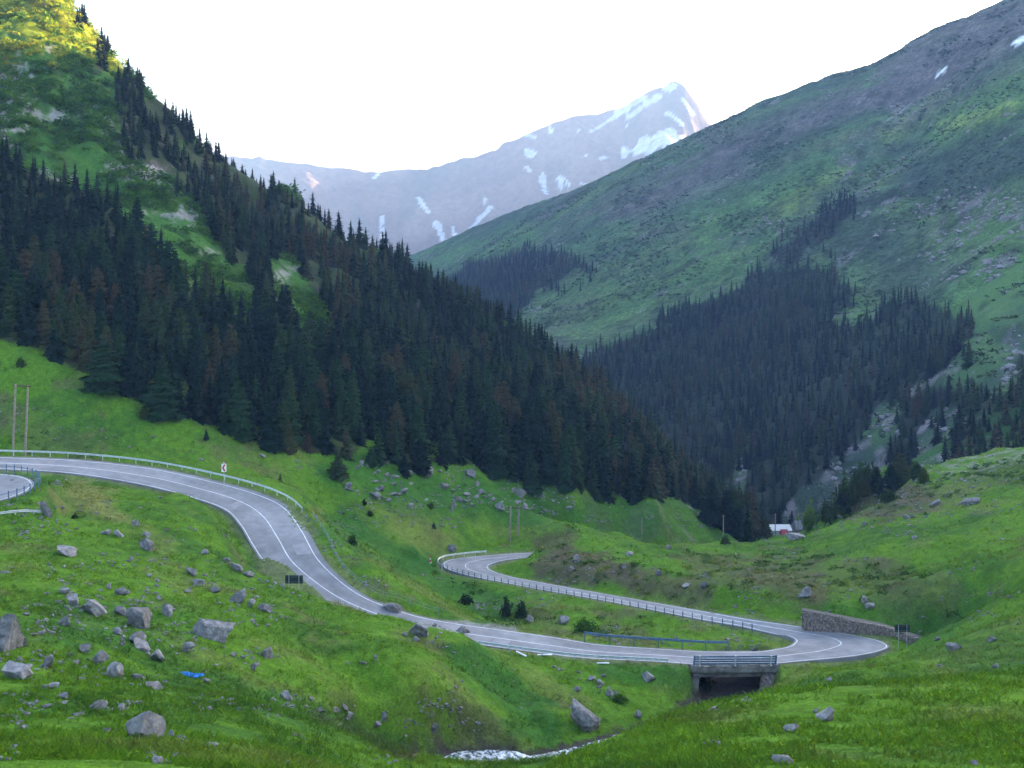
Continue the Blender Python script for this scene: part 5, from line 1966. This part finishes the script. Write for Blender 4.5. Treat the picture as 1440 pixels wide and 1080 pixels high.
okf &= rng.random(n) < np.where(fpy < 400, .55, 1.0)
idx = np.nonzero(okf)[0]
keepf = idx[poisson(fu[idx] * fy_[idx], fy_[idx], rng.uniform(3.2, 5.6, len(idx)))]
print('far trees', len(keepf), 'near part', (fy_[keepf] < 560).sum())
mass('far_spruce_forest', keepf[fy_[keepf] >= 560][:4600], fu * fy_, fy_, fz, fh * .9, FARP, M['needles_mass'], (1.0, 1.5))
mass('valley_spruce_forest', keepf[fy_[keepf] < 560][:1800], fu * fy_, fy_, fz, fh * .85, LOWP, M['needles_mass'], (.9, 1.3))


# ------------------------------------------------------------------ shrubs
def leaf_ball(seed, n, size):
    r = np.random.default_rng(seed)
    p = r.normal(size=(n, 3))
    p /= np.linalg.norm(p, axis=1)[:, None]
    p *= r.uniform(.55, 1.0, (n, 1)) * np.array([1, 1, .8])
    p *= 1 + .3 * np.sin(p[:, :1] * 5 + seed) * np.cos(p[:, 1:2] * 4)
    p[:, 2] = np.abs(p[:, 2]) * 1.1
    d1 = r.normal(size=(n, 3)) * size
    d2 = r.normal(size=(n, 3)) * size
    V = np.stack([p - d1 * .5, p + d2 * .5, p + d1 * .5 + d2 * .2], 1).reshape(-1, 3)
    return V.astype(np.float32), np.arange(n * 3).reshape(-1, 3).astype(np.int32)


BUSH = [leaf_ball(k, 420, .24) for k in range(4)]
SHRB = [leaf_ball(10 + k, 46, .34) for k in range(6)]


def bush(px, py, wpx, hpx, label, mat='leaves', ymin=120):
    x, y, z = hit(px, py, ymin)
    W, H = wpx / F * y / 2, hpx / F * y / .9
    t = empty('bush', (x, y + W * .3, z - .1), random.uniform(0, 6))
    tag(t, label, 'bush')
    v, f = BUSH[random.randrange(4)]
    mesh_np('foliage', v * np.array([W, W, H]), f, M[mat], t)
    b = MB()
    for a in range(4):
        q = a * 1.57
        b.tube([(0, 0, -.2), (math.cos(q) * W * .4, math.sin(q) * W * .4, H * .6)], [.05, .02], 5)
    b.build('stems', M['bark'], t)


for a in [
    (712, 868, 16, 26, 'dark leafy bush in the infield beside the pale rock'), (733, 870, 18, 24, 'taller leafy bush right of the first infield bush'), (822, 888, 34, 14, 'low brownish bush at the start of the short guard rail'),
    (655, 850, 18, 14, 'dark bush on the gully side of the verge'), (992, 972, 22, 22, 'round bush at the left foot of the bridge'),
    (1020, 765, 14, 10, 'small dark bush under the notch spruces'), (1220, 690, 40, 34, 'wide dark bush left of the tall one on the outcrop'),
    (1300, 680, 16, 20, 'small bush right of the outcrop'), (1140, 744, 26, 30, 'bright green bush right of the grey hut'), (1170, 735, 36, 26, 'dark green bush at the foot of the outcrop'), (1192, 715, 34, 36, 'dense bush halfway up the outcrop'),
    (1290, 667, 20, 16, 'low leafy bush beside the tall one'), (28, 516, 14, 12, 'dark bush alone high on the left grass slope'), (105, 730, 9, 8, 'small dark bush on the meadow below the loop'), (605, 715, 12, 8, 'dark bush beside the pale round rock'),
    (202, 590, 16, 16, 'low dark bush under the left forest edge'), (610, 743, 6, 8, 'single dark bush on the dry green slope'), (512, 712, 7, 9, 'small dark bush above the verge, upper'), (520, 726, 9, 8, 'small dark bush above the verge, lower'),
    (495, 766, 14, 14, 'bush with a dry brown tip on the verge crest'), (1250, 705, 26, 14, 'low bush on the brown slope of the outcrop'), (1060, 760, 20, 18, 'green bush left of the white building'), (870, 1003, 26, 10, 'grass-covered bush over the stream bend'),
]:
    bush(*a, mat='leaves_dark' if a[0] not in (1140, 495, 870, 822) else 'leaves')

n = 26000
sy_ = np.sqrt(rng.uniform(215 ** 2, 560 ** 2, n))
su_ = rng.uniform(-.56, .22, n)
sz_ = sample(GZ, su_, np.log(sy_), GU, GV)
spx_, spy_ = HX + su_ * F, HY - sz_ / sy_ * F
scm = sample(cummax, su_, np.log(sy_), GU, GV)
sx_ = su_ * sy_
okS = ~forest_mask(spx_, spy_) & ((sz_ + 1) / sy_ > scm - .003) & (sy_ > 235) & (spy_ < 640) & (fbm(sx_ / 12, sy_ / 12, 3, 180) + .35 + .6 * (spy_ < 140) > rng.random(n) * .9)
idx = np.nonzero(okS)[0][:5600]
print('shrubs', len(idx))
sh_h = rng.uniform(.5, 1.9, n) ** 1.3 * 8
mass('shrubbery', idx, sx_, sy_, sz_, sh_h, [(v * 1.7, f) for v, f in SHRB], M['leaves_mass'], (.9, 1.6), .55 * smooth(110, 60, spy_) if False else .55 * (1 - smooth(50, 115, spy_)))  # boost paints sunlit yellow into the leaf colour of the topmost shrubs
# scrub and pale stones on the right-hand mountain
n = 60000
my_ = np.sqrt(rng.uniform(420 ** 2, 1500 ** 2, n))
mu_ = rng.uniform(-.12, .56, n)
mz_ = np.where(my_ < 585, sample(GZ, mu_, np.log(np.minimum(my_, 590)), GU, GV), sample(MZ, mu_, np.log(np.maximum(my_, 576)), MU, MV))
mpx, mpy = HX + mu_ * F, HY - mz_ / my_ * F
mx_ = mu_ * my_
okM = ~far_forest(mpx, mpy) & (mpx > 560) & ((my_ > 480) | (mpx > 1080)) & (fbm(mx_ / 45, my_ / 45, 4, 240) > .05)
vis2 = np.where(my_ < 585, sample(cummax, mu_, np.log(np.minimum(my_, 590)), GU, GV), np.maximum(sample(cummax, mu_, np.full(n, math.log(590)), GU, GV), sample(fcum, mu_, np.log(np.maximum(my_, 576)), MU, MV)))
okM &= (mz_ + 3) / my_ > vis2 - .002
idx = np.nonzero(okM)[0][:9000]
TINY = [leaf_ball(60 + k, 9, 1.0) for k in range(5)]
mh = rng.uniform(.4, 1.5, n) * 6
mass('mountain_scrub', idx, mx_, my_, mz_, mh, [(v * 1.6, f) for v, f in TINY], M['scrub_mass'], (.9, 1.8))
kk_ = np.zeros(n)
for c in FAR_CAPS:
    if c[5] == 'rock':
        kk_ = np.maximum(kk_, capsule(mpx, mpy, *c[:4], c[4] * 1.5) * c[6])
okR = (kk_ + .55 * fbm(mx_ / 20, my_ / 20, 3, 245) > .45) & ~far_forest(mpx, mpy) & ((mz_ + 3) / my_ > vis2 - .002)
idx = np.nonzero(okR)[0][:1500]
print('mountain scrub', okM.sum(), 'mountain stones', len(idx))
V, Fs = [], []
v0, f0 = ICO[1][0][:12], ICO[1][1]
tt0 = ico(0)
for c_, i in enumerate(idx):
    s = .45 + 1.7 * rng.random() ** 2.5
    V.append(tt0[0] * np.array((s * rng.uniform(.8, 1.6), s, s * rng.uniform(.5, 1.0))) * (1 + .25 * rng.normal(size=(12, 1))) + (mx_[i], my_[i], mz_[i]))
    Fs.append(tt0[1] + 12 * c_)
tag(mesh_np('mountain_stones', np.concatenate(V), np.concatenate(Fs), M['rock']), kind='stuff')
# brush along the earthy banks
n = 14000
by_ = np.sqrt(rng.uniform(120 ** 2, 300 ** 2, n))
bu_ = rng.uniform(-.5, .5, n)
bz_ = sample(GZ, bu_, np.log(by_), GU, GV)
bqx, bqy = HX + bu_ * F, HY - bz_ / by_ * F
okB = np.zeros(n, bool)
for c in NEAR_CAPS:
    if c[5] == 'earth':
        okB |= capsule(bqx, bqy, *c[:4], c[4] * 1.2) > .1
okB &= (by_ > 125) & (fbm(bu_ * by_ / 4, by_ / 4, 2, 190) > -.1)
rd, _ = road_dist(bu_ * by_, by_)
okB &= rd > 2
idx = np.nonzero(okB)[0][:1500]
print('brush', len(idx))
bh = rng.uniform(.25, .8, n) * 7
mass('low_brush', idx, bu_ * by_, by_, bz_, bh, [(v * 1.4, f) for v, f in SHRB], M['leaves_mass'], (.9, 1.8))

# ------------------------------------------------------------------ grass tufts
def tufts(n, y0, y1, u0, u1, size, name):
    v = rng.random(n)
    ly = math.log(y0) + (math.log(y1) - math.log(y0)) * v
    u = rng.uniform(u0, u1, n)
    y = np.exp(ly)
    x = u * y
    z = sample(GZ, u, ly, GU, GV)
    cm_ = sample(cummax, u, ly, GU, GV)
    rd, _ = road_dist(x, y)
    ld = np.where(x < LOOP_C[0], np.abs(y - LOOP_C[1]), np.hypot(x - LOOP_C[0], y - LOOP_C[1])) - LOOP_R
    q = np.hypot(x[:, None] - STP[::4, 0], y[:, None] - STP[::4, 1]).min(1) if y0 > 80 else np.full(n, 9.)
    ok = ((z + .5) / y > cm_ - .002) & (rd > .2) & (ld > .3) & (q > 2.2)
    ok &= fbm(x / 2.5, y / 2.5, 2, 195) + .6 > rng.random(n) * .8
    u, y, x, z, ly = u[ok], y[ok], x[ok], z[ok], ly[ok]
    n = len(u)
    col = np.stack([sample(GC[..., k], u, ly, GU, GV) for k in range(3)], -1)
    col = col * rng.uniform(.8, 1.4, (n, 1)) + np.array([.018, .012, 0]) * (rng.random((n, 1)) ** 3) * 3
    B = 4
    a = rng.uniform(0, 6.28, (n, B))
    L = (size * (.5 + rng.random((n, B))) * (y / y0)[:, None] ** .45)
    w = L * rng.uniform(.10, .2, (n, B))
    lean = rng.uniform(.5, 1.2, (n, B))
    bx = x[:, None] + rng.normal(0, .1, (n, B)) * (1 + y / 60)[:, None] * .6
    by = y[:, None] + rng.normal(0, .1, (n, B)) * (1 + y / 60)[:, None]
    bz0 = z[:, None] - .03 + 0 * bx
    ca, sa = np.cos(a), np.sin(a)
    Vt = np.stack([np.stack([bx - sa * w, by + ca * w, bz0], -1), np.stack([bx + sa * w, by - ca * w, bz0], -1), np.stack([bx + ca * L * lean, by + sa * L * lean, bz0 + L * .62], -1)], 2)
    Vt = Vt.reshape(-1, 3, 3)
    e1, e2 = Vt[:, 1] - Vt[:, 0], Vt[:, 2] - Vt[:, 0]
    dn = (e1[:, 0] * e2[:, 1] - e1[:, 1] * e2[:, 0]) < 0
    Vt[dn] = Vt[dn][:, [1, 0, 2]]
    Vt = Vt.reshape(-1, 3)
    C = np.repeat(col, B * 3, axis=0)
    nrm = rng.normal(0, .22, (len(Vt) // 3, 3))
    nrm[:, 2] = 1
    nrm /= np.linalg.norm(nrm, axis=1)[:, None]
    o = mesh_np(name, Vt, np.arange(len(Vt)).reshape(-1, 3), M['blades'], cols=C, normals=np.repeat(nrm, 3, axis=0), smooth_shade=True)
    print(name, n)
    tag(o, kind='stuff')


tufts(66000, 27, 75, -.55, .55, .17, 'foreground_grass')
tufts(50000, 70, 170, -.55, .55, .26, 'meadow_grass')
tufts(12000, 160, 300, -.55, .55, .5, 'hillside_grass')

# ------------------------------------------------------------------ haze in the valley air
b = MB()
b.box((0, 3400, 40), (18000, 8600, 1500))
m = bpy.data.materials.new('valley_haze')
m.use_nodes = True
nt = m.node_tree
nt.nodes.clear()
out = nt.nodes.new('ShaderNodeOutputMaterial')
pv = nt.nodes.new('ShaderNodeVolumePrincipled')
pv.inputs['Color'].default_value = (.35, .51, .92, 1)
pv.inputs['Density'].default_value = 1.65e-4
pv.inputs['Anisotropy'].default_value = 0.0
nt.links.new(pv.outputs[0], out.inputs['Volume'])
hz_o = b.build('haze', m)
tag(hz_o, kind='stuff')

print('TRIS', sum(sum(len(p_.vertices) - 2 for p_ in o.data.polygons) for o in SC.objects if o.type == 'MESH' and o.data.users == 1))
